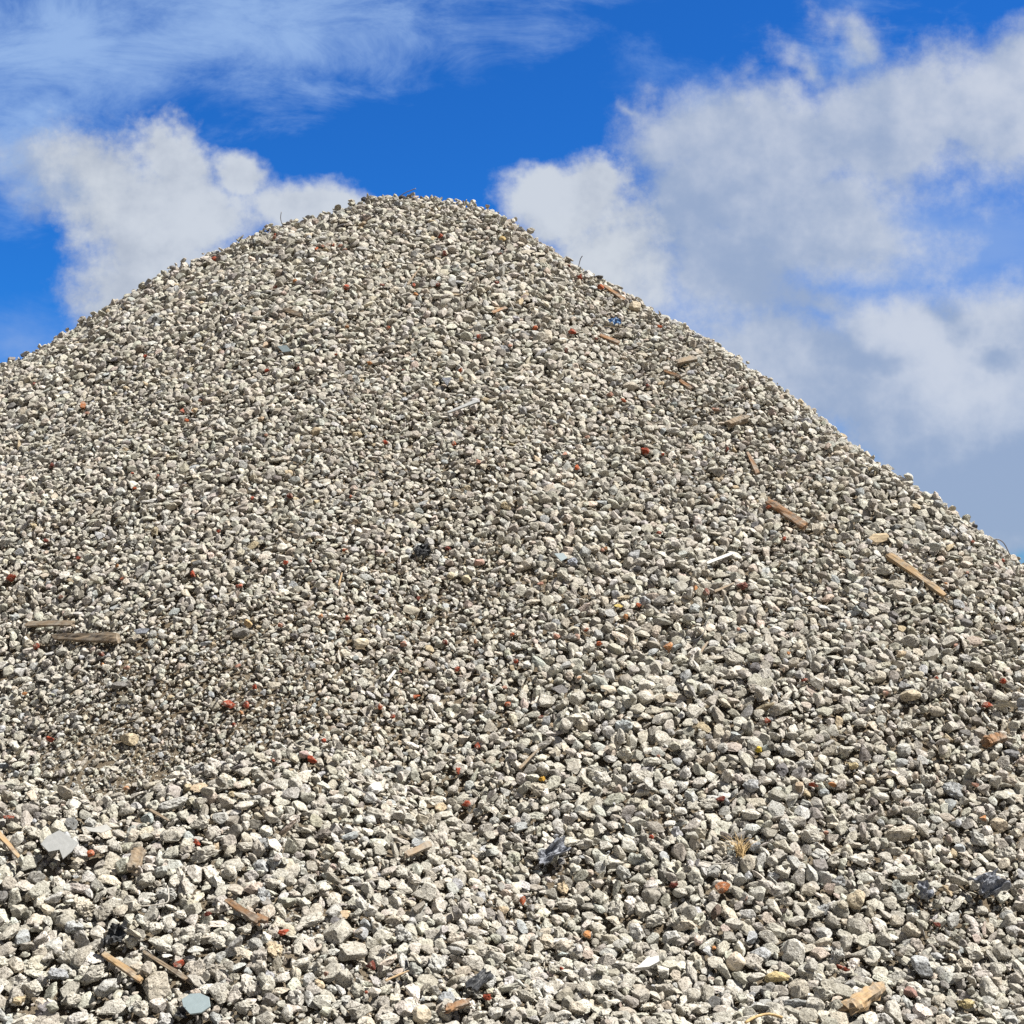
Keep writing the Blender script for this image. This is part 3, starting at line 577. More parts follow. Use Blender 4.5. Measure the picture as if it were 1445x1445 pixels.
SH = {'r': ('red', (.30, .062, .032)), 'o': ('orange-red', (.40, .11, .048)), 'd': ('dark red', (.15, .042, .03)), 'p': ('faded pink', (.40, .22, .165)), 't': ('orange', (.42, .20, .085)), 'b': ('brown', (.33, .13, .055)), 'm': ('maroon', (.22, .09, .075))}
land(943, 913, 'orange brick lump'); land(1020, 1252, 'brown brick lump'); land(330, 996, 'red brick cluster'); land(117, 573, 'lone brown brick bit'); land(1048, 827, 'maroon brick piece'); land(910, 636, 'red brick lump on the upper slope'); land(524, 1362, 'dark red brick cube')
OWN = {(943, 913): 'tall orange brick lump, brightest on the right half of the heap', (1020, 1252): 'large brown brick lump below the straw tuft', (322, 994): 'largest red brick lump of the cluster beside the dirt patch', (117, 573): 'lone brown upright brick bit on the upper left slope',
       (1048, 827): 'squared maroon brick piece with a pale end on the right', (910, 636): 'red brick lump on the upper right slope', (524, 1362): 'dark red brick cube at the bottom left of centre', (302, 365): 'red brick bit on the left skyline', (1373, 764): 'thin red brick bit at the right skyline'}
done = set()
for t in BR.replace('\n', '').split(';'):
    a = t.split(); px, py, w, h, sh = int(a[0]), int(a[1]), float(a[2]), float(a[3]), a[4]
    if (px, py) in done: continue
    done.add((px, py)); kd = random.choice(['angular', 'angular', 'long' if w > 1.5 * h else 'angular', 'lumpy']); nm, col = SH[sh]
    col = np.clip(np.array(col) * rng.uniform(.85, 1.15), 0, 1)
    o = stone('brick_fragment', px, py, w * 1.02, h * 1.05, kd, col, M_BRICK, rng.uniform(-25, 25), n=170 if w < 14 else 420, lift=.034, face=.5)
    sz = 'tiny' if max(w, h) < 8 else 'small' if max(w, h) < 13 else 'large' if max(w, h) > 19 else 'middling'
    form = 'long' if w > 1.7 * h else 'upright' if h > 1.2 * w else 'stubby'
    lab = OWN.get((px, py)) or unique_label(f'{sz} {nm} brick fragment', px, py, (form,)); USED.add(lab)
    tagit(o, lab, 'brick fragment', 'brick fragments scattered over the heap')
print('things', round(time.time() - T0, 1))
# concrete chunks that the photo shows large, where it shows them: centre, width, height, form, tone index, angle
BIG = """222 1392 62 46 flat 3 -35;478 1317 52 46 angular 0 10;440 1297 52 19 long 1 8;600 1262 48 30 angular 1 10;570 1253 30 20 flat 1 -10;437 1257 32 24 angular 0 0;385 1247 30 22 lumpy 0 0;497 1345 52 30 angular 2 15;488 1380 28 34 long 2 60;510 1425 48 24 long 2 25;550 1437 34 18 flat 1 10;345 1312 26 18 angular 1 0;
615 1362 34 30 lumpy 4 0;570 1318 34 28 lumpy 4 0;540 1248 26 18 flat 1 15;450 1365 22 24 lumpy 0 0;405 1430 20 26 rounded 6 0;375 1440 34 24 angular 0 0;700 1430 26 22 angular 6 0;420 1340 24 18 angular 0 40;345 1345 22 34 flat 3 60;160 1420 46 26 flat 1 0;100 1410 34 28 lumpy 0 0;130 1375 46 30 lumpy 0 10;45 1395 36 26 lumpy 0 0;
170 1285 26 20 flat 3 0;120 1285 24 28 lumpy 3 60;95 1350 40 24 lumpy 0 15;205 1240 34 26 lumpy 0 0;290 1205 52 24 lumpy 0 8;236 1262 34 26 lumpy 4 0;70 1150 36 26 lumpy 0 0;45 1175 34 24 lumpy 0 0;108 1220 26 22 lumpy 3 0;240 1180 34 28 angular 0 0;280 1160 34 22 lumpy 0 0;180 1145 28 16 angular 2 0;245 1135 50 22 lumpy 4 10;310 1155 28 24 angular 4 0;
330 1220 36 22 flat 0 0;345 1195 30 16 lumpy 0 0;175 1330 30 22 flat 0 0;220 1310 28 22 lumpy 1 0;255 1290 24 18 lumpy 1 0;275 1325 26 20 lumpy 1 0;310 1330 28 20 lumpy 1 0;200 1425 34 24 lumpy 0 -30;250 1340 24 20 angular 1 0;310 1400 28 34 angular 1 30;345 1420 34 24 lumpy 1 0;150 1395 40 26 angular 4 20;
800 1275 36 22 lumpy 0 0;745 1310 30 20 lumpy 0 0;795 1335 36 22 angular 3 0;828 1344 22 22 flat 9 0;860 1345 34 16 angular 4 0;760 1350 24 20 flat 1 0;785 1365 28 20 lumpy 0 0;858 1391 38 20 rounded 1 0;925 1405 32 20 flat 1 20;915 1420 40 12 long 3 15;815 1423 32 22 rounded 3 5;855 1430 30 14 long 1 20;975 1405 36 22 rounded 2 0;990 1425 34 18 long 1 10;
1008 1229 30 22 angular 4 30;870 1285 26 32 lumpy 1 0;905 1285 22 28 angular 1 60;930 1290 20 16 lumpy 6 0;890 1255 30 20 lumpy 1 0;847 1225 20 18 flat 4 0;880 1232 26 24 lumpy 4 0;925 1300 36 22 lumpy 0 0;865 1300 24 20 flat 3 0;960 1260 26 14 angular 1 0;1055 1220 24 34 rounded 3 0;1000 1310 34 30 lumpy 2 0;1035 1305 30 22 angular 1 0;
1120 1345 38 38 angular 6 0;1180 1350 28 26 lumpy 4 0;1128 1395 30 36 angular 3 20;1150 1420 32 30 angular 1 -40;1185 1436 34 30 flat 3 30;1262 1430 46 40 angular 1 0;1300 1365 40 34 angular 8 0;1325 1410 24 18 flat 3 0;1245 1345 40 24 lumpy 1 -20;1210 1310 30 32 angular 2 0;1245 1325 30 20 angular 2 -20;1285 1315 20 32 long 3 -70;1265 1300 22 20 angular 3 0;
1150 1290 34 20 angular 1 -10;1125 1300 34 18 rounded 1 0;1175 1300 26 24 angular 2 0;1215 1215 46 22 lumpy 6 0;1270 1175 62 26 long 3 10;1290 1145 44 28 lumpy 1 5;1245 1125 28 14 rounded 6 0;1266 1122 20 18 rounded 6 0;1345 1115 36 30 lumpy 8 0;1310 1100 26 22 lumpy 1 0;1330 1165 22 16 angular 1 0;1235 1192 26 18 angular 1 0;1360 1130 18 16 angular 2 0;1365 1165 22 20 angular 7 0;
1280 1235 44 24 lumpy 1 -15;1260 1227 14 22 flat 6 -60;1380 1185 36 24 lumpy 4 -20;1420 1205 36 24 lumpy 1 0;1350 1240 40 14 long 2 -30;1350 1275 42 14 long 1 30;1385 1285 28 14 angular 1 0;1345 1300 30 30 angular 4 0;1425 1300 24 22 angular 1 0;1410 1340 34 34 angular 1 0;1375 1345 36 26 lumpy 1 0;1395 1395 40 28 long 1 -40;1355 1385 22 24 angular 7 0;
1110 1165 34 26 lumpy 4 0;1145 1180 32 24 lumpy 1 0;1105 1230 28 22 angular 1 0;1175 1215 24 22 lumpy 2 0;1157 1207 34 18 lumpy 4 0;1090 1215 20 20 angular 1 0;1140 1255 26 20 angular 3 0;1405 1370 22 28 angular 1 0;1440 1365 24 30 flat 1 0;
1285 905 34 24 angular 0 20;1322 1004 28 17 rounded 3 0;1275 1025 26 20 lumpy 1 0;1320 975 40 34 lumpy 0 0;1240 955 30 20 rounded 3 10;1200 935 26 12 rounded 3 -10;1175 965 24 16 rounded 1 0;1120 935 24 16 angular 3 30;1315 925 30 20 angular 1 40;1340 905 34 16 angular 1 15;1150 905 26 18 lumpy 1 0;1180 1000 26 16 lumpy 2 0;1375 905 26 18 flat 9 0;
1250 805 34 18 lumpy 1 0;1265 825 34 14 angular 3 0;1155 745 34 20 angular 3 30;1100 1000 40 24 lumpy 1 0;1215 1020 26 14 angular 1 0;1340 1025 30 22 angular 1 0;1375 1060 24 18 rounded 6 0;1275 1058 28 24 rounded 4 20;1195 1060 30 20 lumpy 1 0;1110 1060 30 24 lumpy 4 0;1380 940 34 16 lumpy 1 0;1420 920 34 18 lumpy 1 0;1410 985 30 14 angular 1 0;
890 546 28 17 angular 3 10;910 562 22 20 flat 4 40;915 605 20 12 rounded 1 0;950 608 22 12 rounded 6 0;905 500 22 8 flat 3 0;1000 605 30 12 flat 1 -20;940 435 22 12 flat 4 0;880 605 20 10 rounded 1 0;865 535 28 10 angular 2 0;840 545 20 8 flat 1 0;1010 665 26 14 angular 2 -20;975 700 22 16 rounded 0 0;900 715 20 12 flat 3 0;795 400 26 8 flat 2 0;
745 355 32 7 flat 3 12;760 358 34 6 flat 3 14;545 372 12 9 flat 3 30;570 352 15 14 angular 1 -30;500 600 14 12 rounded 1 0;497 443 12 14 flat 1 60;390 580 18 11 flat 3 10;350 500 34 12 lumpy 0 5;298 497 22 16 angular 0 0;178 590 22 16 angular 2 -20;108 608 18 12 rounded 1 0;130 490 26 9 flat 2 25;265 470 14 18 flat 2 50;
385 967 25 12 flat 3 -5;700 1350 40 26 angular 1 0;650 1240 28 22 angular 0 0;665 1222 22 26 rounded 1 0;690 1180 22 16 angular 1 0;600 1130 26 16 angular 1 0;560 1150 30 16 angular 1 -30;505 1205 30 18 angular 1 -30;440 1190 30 16 angular 2 -40;385 1155 34 16 angular 1 -40;630 1150 34 14 angular 1 5;760 1115 32 22 lumpy 3 0;765 1085 20 28 rounded 6 50;
850 1100 34 24 lumpy 6 -20;905 1095 42 24 lumpy 1 0;905 1118 28 12 angular 1 0;845 1170 20 22 angular 6 -50;800 1140 26 16 rounded 6 0;825 1190 30 18 lumpy 1 0;960 1145 24 14 rounded 6 0;1000 1135 36 18 lumpy 1 0;1060 1150 34 16 angular 1 0;770 990 34 22 angular 1 0;815 985 26 22 angular 1 0;845 1010 20 20 lumpy 1 0;910 985 30 22 rounded 1 0;1015 950 34 22 lumpy 1 0;980 1005 30 28 flat 1 0;1035 930 36 22 lumpy 2 0"""
chunks = []; FREE0 = FREE.copy()
def free0(x, y): return FREE0[np.clip(((np.asarray(y) - Y0) / OC).astype(int), 0, ocy - 1), np.clip(((np.asarray(x) - X0) / OC).astype(int), 0, ocx - 1)]
for t in BIG.replace('\n', '').split(';'):
    a = t.split(); px, py, w, h, kd, ti, ang = float(a[0]), float(a[1]), float(a[2]), float(a[3]), a[4], int(a[5]), float(a[6])
    if FREE[int((hit(px, py, .02)[1] - Y0) / OC), int((hit(px, py, .02)[0] - X0) / OC)] < -.005: continue
    _p = hit(px, py, .02)
    if free0(_p[0], _p[1]) < .22 * min(w, h) * px2m(_p): continue
    col = TONES[ti] * rng.uniform(.93, 1.07)
    o = stone('concrete_chunk', px, py, w * .98, h, kd, col, M_CON, ang, lift=.02, face=.2)
    chunks.append((o, px, py, max(w, h), kd, ti))

# ------------------------------------------------------------------ the loose stones of the heap
def crest_y(x):
    P = np.array([at_depth(*p) for p in SKY]); return np.interp(x, P[:, 0], P[:, 1])
def sample_xy(n, r, margin_px=230):
    out = []; tot = 0
    while tot < n:
        x = r.uniform(X0 + .1, X1 - .1, n); y = r.uniform(4.3, 14.6, n)
        u, v, d = project(np.stack([x, y, hgt(x, y)], -1))
        ok = (u > -margin_px) & (u < W + margin_px) & (v < W + margin_px) & (y < crest_y(x) + .55)
        p = np.stack([x[ok], y[ok]], 1); out.append(p); tot += len(p)
    return np.concatenate(out)[:n]
# area of the stony region
_t = rng.uniform(0, 1, (40000, 2)); _x = X0 + _t[:, 0] * (X1 - X0); _y = 4.3 + _t[:, 1] * 10.3
_u, _v, _d = project(np.stack([_x, _y, hgt(_x, _y)], -1)); AREA = ((_u > -230) & (_u < W + 230) & (_v < W + 230) & (_y < crest_y(_x) + .55)).mean() * (X1 - X0) * 10.3
print('stony area m2', round(AREA, 1))
def visible(x, y):
    """roughly: does the slope face the photo's side here, and is it not behind the near mound"""
    n = normal(x, y); z = hgt(x, y); P = np.stack([x, y, z], -1); d = EYE - P; return (n * d).sum(-1) / np.linalg.norm(d, axis=-1)
N1 = int(AREA * 2700)
xy = sample_xy(N1, rng)
mr = mean_r(xy[:, 0], xy[:, 1]); lr = np.clip(rng.normal(size=N1) * .40 - .08, -1.2, .50)
rr = np.clip(mr * np.exp(lr), .008, .060)
keep = rng.uniform(size=N1) > .76 * dirt(xy[:, 0], xy[:, 1]) * (rr > .011)
big_thin = (rr > mr * 1.55) & (rng.uniform(size=N1) < .72); keep &= ~big_thin
xy, rr, mr = xy[keep], rr[keep], mr[keep]
order = np.argsort(-rr); xy, rr, mr = xy[order], rr[order], mr[order]
ga, gb = grad(xy[:, 0], xy[:, 1])
acc = []
ii = ((xy[:, 0] - X0) / OC).astype(int); jj = ((xy[:, 1] - Y0) / OC).astype(int)
for k in range(len(rr)):
    r = rr[k]
    if FREE[jj[k], ii[k]] > K * r:
        stamp(xy[k, 0], xy[k, 1], r, ga[k], gb[k]); acc.append(k)
acc = np.array(acc)
print('main stones', len(acc), 'of', len(rr), round(time.time() - T0, 1))
XY, RR = xy[acc], rr[acc]
NR = normal(XY[:, 0], XY[:, 1])
up = rng.uniform(-.35, .75, len(acc)) * RR + .003
PC = np.stack([XY[:, 0], XY[:, 1], hgt(XY[:, 0], XY[:, 1])], 1) + NR * up[:, None]
pid = rng.integers(0, NPROTO, len(acc)); ROT = rand_rots(len(acc), NR, .36, rng); ti, tc = tones(len(acc), rng)
# stones here and there on top of the others
n2 = int(len(acc) * .13); wc = 1 + 3.5 * np.exp(-((XY[:, 1] - crest_y(XY[:, 0]) + .05) / .22) ** 2); s2 = rng.choice(len(acc), n2, replace=False, p=wc / wc.sum()); r2 = RR[s2] * rng.uniform(.5, .95, n2)
off = rng.normal(size=(n2, 3)) * .02; P2 = PC[s2] + NR[s2] * (RR[s2] * .55 + r2 * .45)[:, None] + off * np.array([1, 1, 0])
ok2 = free0(P2[:, 0], P2[:, 1]) > r2 + .01; s2, r2, P2 = s2[ok2], r2[ok2], P2[ok2]; n2 = len(r2)
# the layer under them, seen in the gaps
n0 = int(AREA * 750); xy0 = sample_xy(n0, rng); r0 = mean_r(xy0[:, 0], xy0[:, 1]) * rng.uniform(.45, .9, n0); N0 = normal(xy0[:, 0], xy0[:, 1])
k0 = rng.uniform(size=n0) > .9 * dirt(xy0[:, 0], xy0[:, 1]); xy0, r0, N0 = xy0[k0], r0[k0], N0[k0]; n0 = len(r0)
P0 = np.stack([xy0[:, 0], xy0[:, 1], hgt(xy0[:, 0], xy0[:, 1])], 1) - N0 * (.026 + r0 * .25)[:, None]
ti0, tc0 = tones(n0, rng)
def px_size(P, r): return 2 * r * FP / project(P)[2]
# the largest in view become objects of their own, up to 300 in all
u, v, d = project(PC); vis = visible(XY[:, 0], XY[:, 1])
inside = (u > 12) & (u < W - 12) & (v < W - 10) & (vis > .12)
hid = (v > 1040) & (v < 1112) & (XY[:, 1] > 7.0) & (XY[:, 1] < 8.9) & (u < 330)
score = np.where(inside & ~hid, px_size(PC, RR), 0)
NEED = 300 - len(chunks); top = np.argsort(-score)[:NEED]; is_obj = np.zeros(len(acc), bool); is_obj[top] = True
for k in top:
    V = make_shape(HULL[420][0], KINDS[pid[k] % 8], int(2000 + k)) * RR[k]
    o = link('concrete_chunk', build_mesh('concrete_chunk', V, HULL[420][1], tc[k]), M_CON); setmat(o, PC[k], ROT[k])
    chunks.append((o, u[k], v[k], score[k] * 1.2, KINDS[pid[k] % 8], ti[k]))
FORM = {'angular': 'angular', 'lumpy': 'lumpy', 'flat': 'flat', 'long': 'long', 'rounded': 'rounded'}
for o, px, py, sz, kd, t in chunks:
    tagit(o, unique_label(f'{TNAME[t]} {FORM[kd]} concrete chunk', px, py, ('large', 'very large') if sz > 36 else ('middling', 'fair-sized')), 'concrete chunk', 'large concrete chunks on the heap surface')
print('chunks', len(chunks), round(time.time() - T0, 1))

def pack(sets):
    Vs, Fs, Cs = [], [], []; base = 0
    for P, r, R, pid_, col, lod in sets:
        for n in np.unique(lod):
            for p in np.unique(pid_):
                s = np.nonzero((lod == n) & (pid_ == p))[0]
                if not len(s): continue
                pv = PROTO[int(n)][int(p)]; F = HULL[int(n)][1]
                V = np.einsum('kij,vj->kvi', R[s] * r[s][:, None, None], pv) + P[s][:, None, :]
                Vs.append(V.reshape(-1, 3).astype(np.float32)); Cs.append(np.repeat(col[s], len(pv), 0).astype(np.float32))
                Fs.append((F[None] + (np.arange(len(s)) * len(pv))[:, None, None] + base).reshape(-1, 3).astype(np.int32)); base += len(s) * len(pv)
    return np.concatenate(Vs), np.concatenate(Fs), np.concatenate(Cs)
def lod_for(P, r):
    s = px_size(P, r); u_, v_, _ = project(P); outside = (u_ < -40) | (u_ > W + 40) | (v_ > W + 40)
    l = np.where(s > 24, 420, np.where(s > 15, 170, np.where(s > 8, 84, 44))); return np.where(outside, 44, l)
m = ~is_obj
V, F, Cc = pack([(PC[m], RR[m], ROT[m], pid[m], tc[m], lod_for(PC[m], RR[m])),
                 (P2, r2, rand_rots(n2, NR[s2], .6, rng), rng.integers(0, NPROTO, n2), tones(n2, rng)[1], lod_for(P2, r2)),
                 (P0, r0, rand_rots(n0, N0, .7, rng), rng.integers(0, NPROTO, n0), tc0 * .92, np.full(n0, 44))])
link('concrete_rubble', build_mesh('concrete_rubble', V, F, Cc), M_CON, kind='stuff', label='loose crushed concrete stones covering the whole heap', cat='rubble')
print('rubble tris', len(F), round(time.time() - T0, 1))
# small gravel lying in the gaps and over the dusty patches
n3 = int(AREA * 2000); xy3 = sample_xy(n3, rng); xy3 = xy3[rng.uniform(size=n3) < .5 + .5 * dirt(xy3[:, 0], xy3[:, 1])]; n3 = len(xy3); dz = dirt(xy3[:, 0], xy3[:, 1]); r3 = np.exp(rng.normal(size=n3) * .35) * .0065 * (1 + .2 * dz)
N3 = normal(xy3[:, 0], xy3[:, 1]); P3 = np.stack([xy3[:, 0], xy3[:, 1], hgt(xy3[:, 0], xy3[:, 1])], 1) + N3 * (rng.uniform(-.012, .018, n3) * (1 - dz) - .022 * (1 - dz) - .008 * dz)[:, None]
V, F, Cc = pack([(P3, r3, rand_rots(n3, N3, 1., rng), rng.integers(0, NPROTO, n3), tones(n3, rng)[1] * .97, np.full(n3, 20))])
link('fine_gravel', build_mesh('fine_gravel', V, F, Cc), M_FINE, kind='stuff', label='small gravel grains lying between the stones', cat='gravel')
print('gravel tris', len(F), round(time.time() - T0, 1))

n4 = int(AREA * 6000); xy4 = sample_xy(n4, rng); xy4 = xy4[rng.uniform(size=n4) < .9 * dirt(xy4[:, 0], xy4[:, 1]) ** 1.5]; n4 = min(len(xy4), 110000); xy4 = xy4[:n4]
r4 = np.exp(rng.normal(size=n4) * .35) * .0042; N4 = normal(xy4[:, 0], xy4[:, 1]); P4 = np.stack([xy4[:, 0], xy4[:, 1], hgt(xy4[:, 0], xy4[:, 1])], 1) + N4 * rng.uniform(-.010, .006, n4)[:, None]
V, F, Cc = pack([(P4, r4, rand_rots(n4, N4, 1., rng), rng.integers(0, 12, n4), tones(n4, rng)[1] * .8, np.full(n4, 20))])
link('grit', build_mesh('grit', V, F, Cc), M_FINE, kind='stuff', label='grit and crumbs on the dusty patches', cat='grit')
# ------------------------------------------------------------------ the mound under the stones, and the ground
def grid_mesh(xs, ys, Z):
    ny, nx = Z.shape; X, Y = np.meshgrid(xs, ys); V = np.stack([X, Y, Z], -1).reshape(-1, 3)
    i, j = np.meshgrid(np.arange(nx - 1), np.arange(ny - 1)); a = (j * nx + i).ravel()
    F = np.concatenate([np.stack([a, a + 1, a + nx + 1], 1), np.stack([a, a + nx + 1, a + nx], 1)]); return V, F
st = 2; xs, ys = gx[::st], gy[::st]; Hs = H[::st, ::st]
dd = dirt(*np.meshgrid(xs, ys)); XX, YY = np.meshgrid(xs, ys)
Hs = Hs - .045 + .040 * dd + .012 * fbm(XX * 9, YY * 9, 0, 3, 91)
V, F = grid_mesh(xs, ys, Hs)
link('terrain', build_mesh('terrain', V, F, None, True), M_DUST, kind='structure')
gz = -.12
Vg = [(-600, -600, gz), (600, -600, gz), (600, 900, gz), (-600, 900, gz)]
link('ground', build_mesh('ground', np.array(Vg, float), np.array([(0, 1, 2), (0, 2, 3)])), M_DUST, kind='structure')

# ------------------------------------------------------------------ light and sky
sc = bpy.context.scene
EL, AZ = math.radians(58), math.radians(92)          # azimuth clockwise from the view direction: high on the right
sd = Vector((math.sin(AZ) * math.cos(EL), math.cos(AZ) * math.cos(EL), math.sin(EL)))
sun = bpy.data.lights.new('sun', 'SUN'); sun.energy = 5.0; sun.angle = math.radians(.53); sun.color = (1, .965, .90)
so = bpy.data.objects.new('sun', sun); C.objects.link(so); so.rotation_euler = sd.to_track_quat('Z', 'Y').to_euler()
w = bpy.data.worlds.new('World'); sc.world = w; w.use_nodes = True; nt = w.node_tree; N, L = nt.nodes, nt.links; bg = N['Background']
sky = N.new('ShaderNodeTexSky'); sky.sky_type = 'NISHITA'; sky.sun_disc = False; sky.sun_elevation = EL; sky.sun_rotation = AZ; sky.air_density = 1.0; sky.dust_density = .3; sky.ozone_density = 2.5
def M(op, a, b=None, c=None, clamp=False):
    n = N.new('ShaderNodeMath'); n.operation = op; n.use_clamp = clamp
    for k, v in enumerate((a, b, c)):
        if v is None: continue
        if isinstance(v, (int, float)): n.inputs[k].default_value = v
        else: L.new(v, n.inputs[k])
    return n.outputs[0]
def sstep(v, a, b):
    n = N.new('ShaderNodeMapRange'); n.interpolation_type = 'SMOOTHSTEP'; L.new(v, n.inputs['Value']); n.inputs['From Min'].default_value = a; n.inputs['From Max'].default_value = b; return n.outputs['Result']
geo = N.new('ShaderNodeTexCoord').outputs['Generated']; sep = N.new('ShaderNodeSeparateXYZ'); L.new(geo, sep.inputs[0])
yy = M('MAXIMUM', M('ABSOLUTE', sep.outputs['Y']), .15)
U, Vv = M('DIVIDE', sep.outputs['X'], yy), M('DIVIDE', sep.outputs['Z'], yy)      # position on a far vertical cloud bank, world directions
def comb(x, y, z=0.0):
    n = N.new('ShaderNodeCombineXYZ')
    for k, v in enumerate((x, y, z)):
        if isinstance(v, (int, float)): n.inputs[k].default_value = v
        else: L.new(v, n.inputs[k])
    return n.outputs[0]
uv = comb(U, Vv)
def nz(vec, scale, detail, rough=.55, off=0.0, dist=0.0):
    n = N.new('ShaderNodeTexNoise'); n.noise_dimensions = '3D'; n.inputs['Scale'].default_value = scale; n.inputs['Detail'].default_value = detail; n.inputs['Roughness'].default_value = rough; n.inputs['Distortion'].default_value = dist
    mp = N.new('ShaderNodeVectorMath'); mp.operation = 'ADD'; mp.inputs[1].default_value = (off, off * .7, off * 1.3); L.new(vec, mp.inputs[0]); L.new(mp.outputs[0], n.inputs['Vector']); return n
w1 = nz(uv, 9, 5, .6, 3.1)
def vm(op, a, b):
    n = N.new('ShaderNodeVectorMath'); n.operation = op
    for k, v in enumerate((a, b)):
        if isinstance(v, tuple): n.inputs[k].default_value = v
        else: L.new(v, n.inputs[k])
    return n.outputs[0]
def warp(amp, node): return vm('ADD', uv, vm('MULTIPLY', vm('SUBTRACT', node.outputs['Color'], (.5, .5, .5)), (amp, amp, 0)))
puv = warp(.085, w1)
def blobs(lst, vec):
    acc_ = None
    for px, py, rx, ry, ang, amp in lst:
        d_ = ray(px, py); cu, cv = d_[0] / d_[1], d_[2] / d_[1]; f = 1 / FP
        mp = N.new('ShaderNodeMapping'); mp.vector_type = 'TEXTURE'; mp.inputs['Location'].default_value = (cu, cv, 0); mp.inputs['Rotation'].default_value = (0, 0, math.radians(ang)); mp.inputs['Scale'].default_value = (rx * f, ry * f, 1)
        L.new(vec, mp.inputs['Vector']); ln = N.new('ShaderNodeVectorMath'); ln.operation = 'LENGTH'; L.new(mp.outputs[0], ln.inputs[0])
        v = M('MULTIPLY', M('SUBTRACT', 1.0, ln.outputs['Value']), amp)
        acc_ = v if acc_ is None else M('SMOOTH_MAX', acc_, v, .12)
    return acc_
n_big = nz(uv, 13, 7, .64, 8.0).outputs['Fac']; n_fine = nz(uv, 40, 6, .68, 1.0).outputs['Fac']
uv_s = vm('ADD', uv, (.010, .016, 0)); relief = M('SUBTRACT', n_big, nz(uv_s, 13, 4, .6, 8.0).outputs['Fac'])     # billows lit from the upper right
CUM = [(250, 300, 170, 110, 0, 1), (150, 250, 120, 60, -10, .75), (430, 300, 140, 66, -14, 1), (500, 305, 90, 50, -10, .9), (190, 400, 110, 110, 0, .8), (335, 245, 60, 55, 0, 1), (262, 222, 60, 50, 0, 1), (300, 420, 200, 110, 0, .9),
       (790, 270, 100, 80, 0, 1), (765, 240, 50, 46, 0, 1), (825, 250, 45, 44, 0, 1), (850, 350, 110, 110, -30, .7)]
SOFT = [(1080, 210, 210, 120, 0, 1.1), (1250, 185, 200, 120, 10, 1.2), (1420, 150, 200, 140, 5, 1.3), (1130, 310, 230, 110, -5, 1.1), (980, 300, 130, 100, 0, .9), (900, 380, 150, 110, -30, .9), (1030, 400, 160, 90, -35, .9), (1215, 55, 60, 44, -40, .7), (90, 240, 130, 60, 0, .7), (1150, 100, 60, 30, -40, .5), (1150, 440, 150, 50, -15, .55),
        (1330, 530, 270, 140, -15, 1.2), (1430, 490, 180, 110, 0, 1.2), (1230, 600, 280, 140, -30, 1.2), (1420, 650, 240, 190, 0, 1.4), (1120, 520, 200, 90, -20, .9), (1600, 300, 160, 200, 0, .8), (1560, 120, 160, 120, 0, 1), (910, 150, 30, 14, -50, .35)]
dc = M('ADD', blobs(CUM, puv), M('ADD', M('MULTIPLY', M('SUBTRACT', n_big, .5), .95), M('MULTIPLY', M('SUBTRACT', n_fine, .5), .60)))
a1 = M('MULTIPLY', sstep(dc, -.05, .50), .96)
puv2 = warp(.12, nz(uv, 6, 5, .6, 5.5))
ds = M('ADD', blobs(SOFT, puv2), M('ADD', M('MULTIPLY', M('SUBTRACT', n_big, .5), 1.1), M('MULTIPLY', M('SUBTRACT', n_fine, .5), .70)))
a2 = M('MULTIPLY', sstep(ds, -.18, .58), .93)
# thin high streaks: upper left, and a pale veil between the right-hand clouds
rot = N.new('ShaderNodeMapping'); rot.inputs['Rotation'].default_value = (0, 0, math.radians(-28)); rot.inputs['Scale'].default_value = (1, 2.3, 1); L.new(uv, rot.inputs['Vector'])
n_st = nz(rot.outputs[0], 9, 7, .68, 2.0, .6).outputs['Fac']
WIS = [(60, 70, 380, 190, 12, 1.2), (330, 60, 400, 120, 18, 1.1), (40, 200, 230, 110, 0, 1.0), (650, -10, 330, 90, 10, .75), (60, 260, 130, 70, 0, .7), (980, 140, 110, 70, -30, .5), (1200, 80, 160, 90, 0, .6)]
VEIL = [(1330, 350, 330, 120, 8, .9), (1050, 480, 240, 90, -20, .8), (1500, 420, 300, 160, 0, .8), (30, 490, 120, 60, 0, .5)]
dw = M('ADD', blobs(WIS, warp(.1, w1)), M('MULTIPLY', M('SUBTRACT', n_st, .5), 2.1)); a3 = M('MULTIPLY', sstep(dw, -.05, 1.25), .78)
dv = M('ADD', blobs(VEIL, warp(.1, w1)), M('MULTIPLY', M('SUBTRACT', n_st, .5), .9)); a4 = M('MULTIPLY', sstep(dv, -.25, .8), .72)
def mix(fac, a, b):
    n = N.new('ShaderNodeMix'); n.data_type = 'RGBA'
    if isinstance(fac, float): n.inputs[0].default_value = fac
    else: L.new(fac, n.inputs[0])
    for s, v in ((6, a), (7, b)):
        if isinstance(v, tuple): n.inputs[s].default_value = (*v, 1)
        else: L.new(v, n.inputs[s])
    return n.outputs[2]
EXPO = .96
S = 10.0 / 2 ** EXPO                                             # the Background strength is 0.1: cloud radiance over it
def cc(r, g, b): return (r * S, g * S, b * S)
tn = N.new('ShaderNodeVectorMath'); tn.operation = 'MULTIPLY'; tn.inputs[1].default_value = (.11 / 2 ** EXPO, .58 / 2 ** EXPO, 1.32 / 2 ** EXPO); L.new(sky.outputs[0], tn.inputs[0])
col = mix(a4, tn.outputs[0], cc(.27, .42, .76))
col = mix(a3, col, cc(.37, .55, .86))
n_sh = nz(uv, 5.5, 5, .52, 12.0).outputs['Fac']
lit = blobs([(1340, 515, 190, 95, -18, 1.0), (1400, 130, 160, 70, 8, .6), (1130, 150, 140, 60, 10, .5)], puv2)
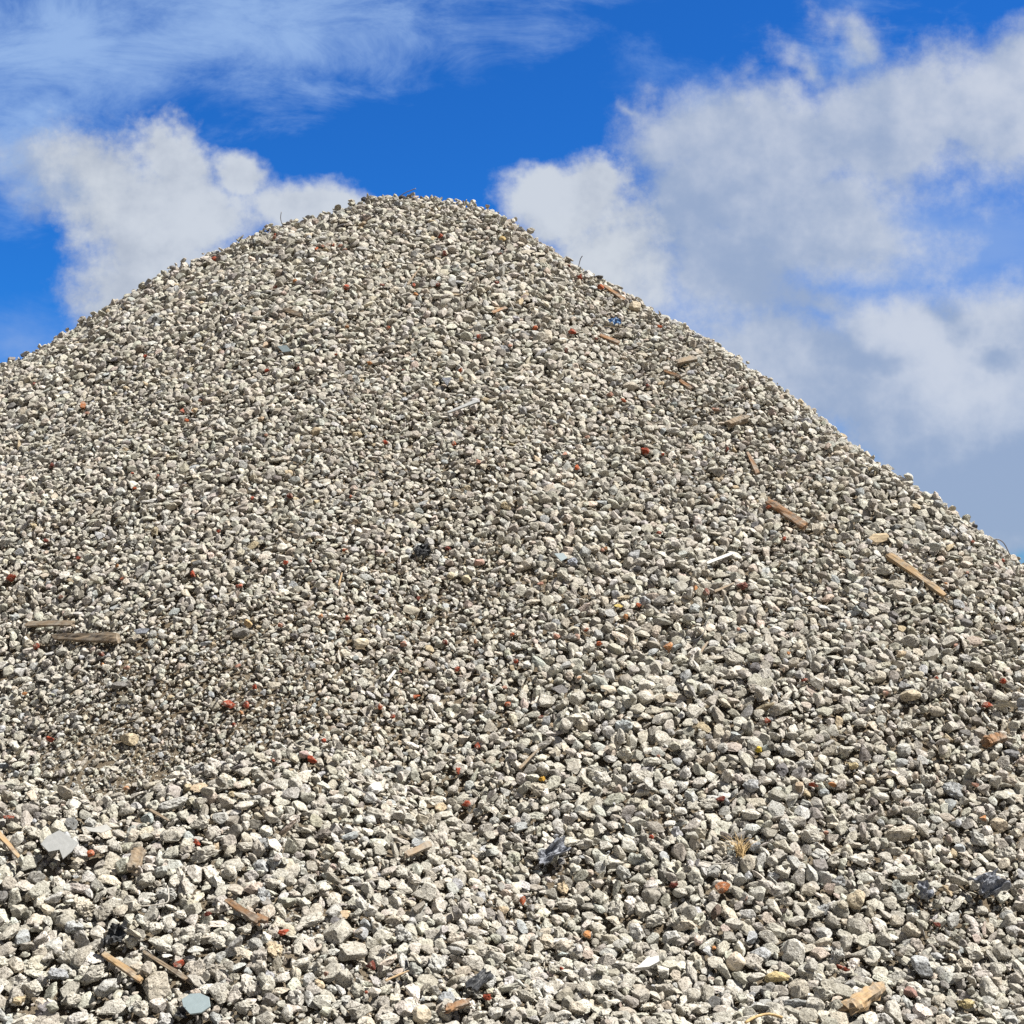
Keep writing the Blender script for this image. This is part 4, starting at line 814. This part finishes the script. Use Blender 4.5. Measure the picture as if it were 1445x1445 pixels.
shd = blobs([(1350, 440, 45, 32, 0, .9), (1418, 492, 50, 22, 0, .9), (1225, 478, 90, 34, -10, .9), (1400, 680, 240, 80, 10, .8), (1120, 400, 150, 60, -30, .6), (1000, 300, 110, 60, 0, .4)], puv)
lift_c = M('SUBTRACT', M('MULTIPLY', M('MAXIMUM', lit, 0.0), .50), M('MULTIPLY', M('MAXIMUM', shd, 0.0), .75))
soft_c = mix(sstep(M('ADD', M('MULTIPLY', relief, 1.6), M('ADD', M('ADD', .40, lift_c), M('MULTIPLY', M('SUBTRACT', n_sh, .5), 1.7))), -.1, 1.0), cc(.33, .42, .59), cc(.62, .67, .76))
col = mix(a2, col, soft_c)
cum_c = mix(sstep(M('ADD', M('MULTIPLY', relief, 2.6), M('ADD', M('ADD', .28, M('MULTIPLY', Vv, 1.5)), M('MULTIPLY', M('SUBTRACT', n_sh, .5), 1.5))), -.1, 1.0), cc(.45, .505, .60), cc(.63, .68, .75))
col = mix(a1, col, cum_c)
# unseen grey cloud added overhead and behind the camera to neutralise the blue fill
el = sep.outputs['Z']; nd = nz(geo, 3.2, 6, .6, 4.0).outputs['Fac']
away = M('MAXIMUM', sstep(el, .48, .72), sstep(M('MULTIPLY', sep.outputs['Y'], -1.0), -.55, -.1))
added_cover = M('MULTIPLY', away, sstep(nd, .28, .52))
col = mix(added_cover, col, mix(sstep(nd, .4, .7), cc(.235, .24, .25), cc(.14, .14, .145)))
L.new(col, bg.inputs['Color']); bg.inputs['Strength'].default_value = .1

# ------------------------------------------------------------------ camera
cam = bpy.data.cameras.new('camera'); co = bpy.data.objects.new('camera', cam); C.objects.link(co); sc.camera = co
co.location = EYE; co.rotation_euler = (math.radians(90) + PITCH, 0, 0); cam.sensor_width = 36; cam.sensor_fit = 'HORIZONTAL'; cam.lens = 36 * FP / W; cam.clip_start = .1; cam.clip_end = 3000
sc.view_settings.view_transform = 'Standard'; sc.view_settings.look = 'None'; sc.view_settings.exposure = EXPO; sc.view_settings.gamma = 1
sc.cycles.use_denoising = False; sc.cycles.max_bounces = 6; sc.cycles.diffuse_bounces = 3
print('script', round(time.time() - T0, 1))
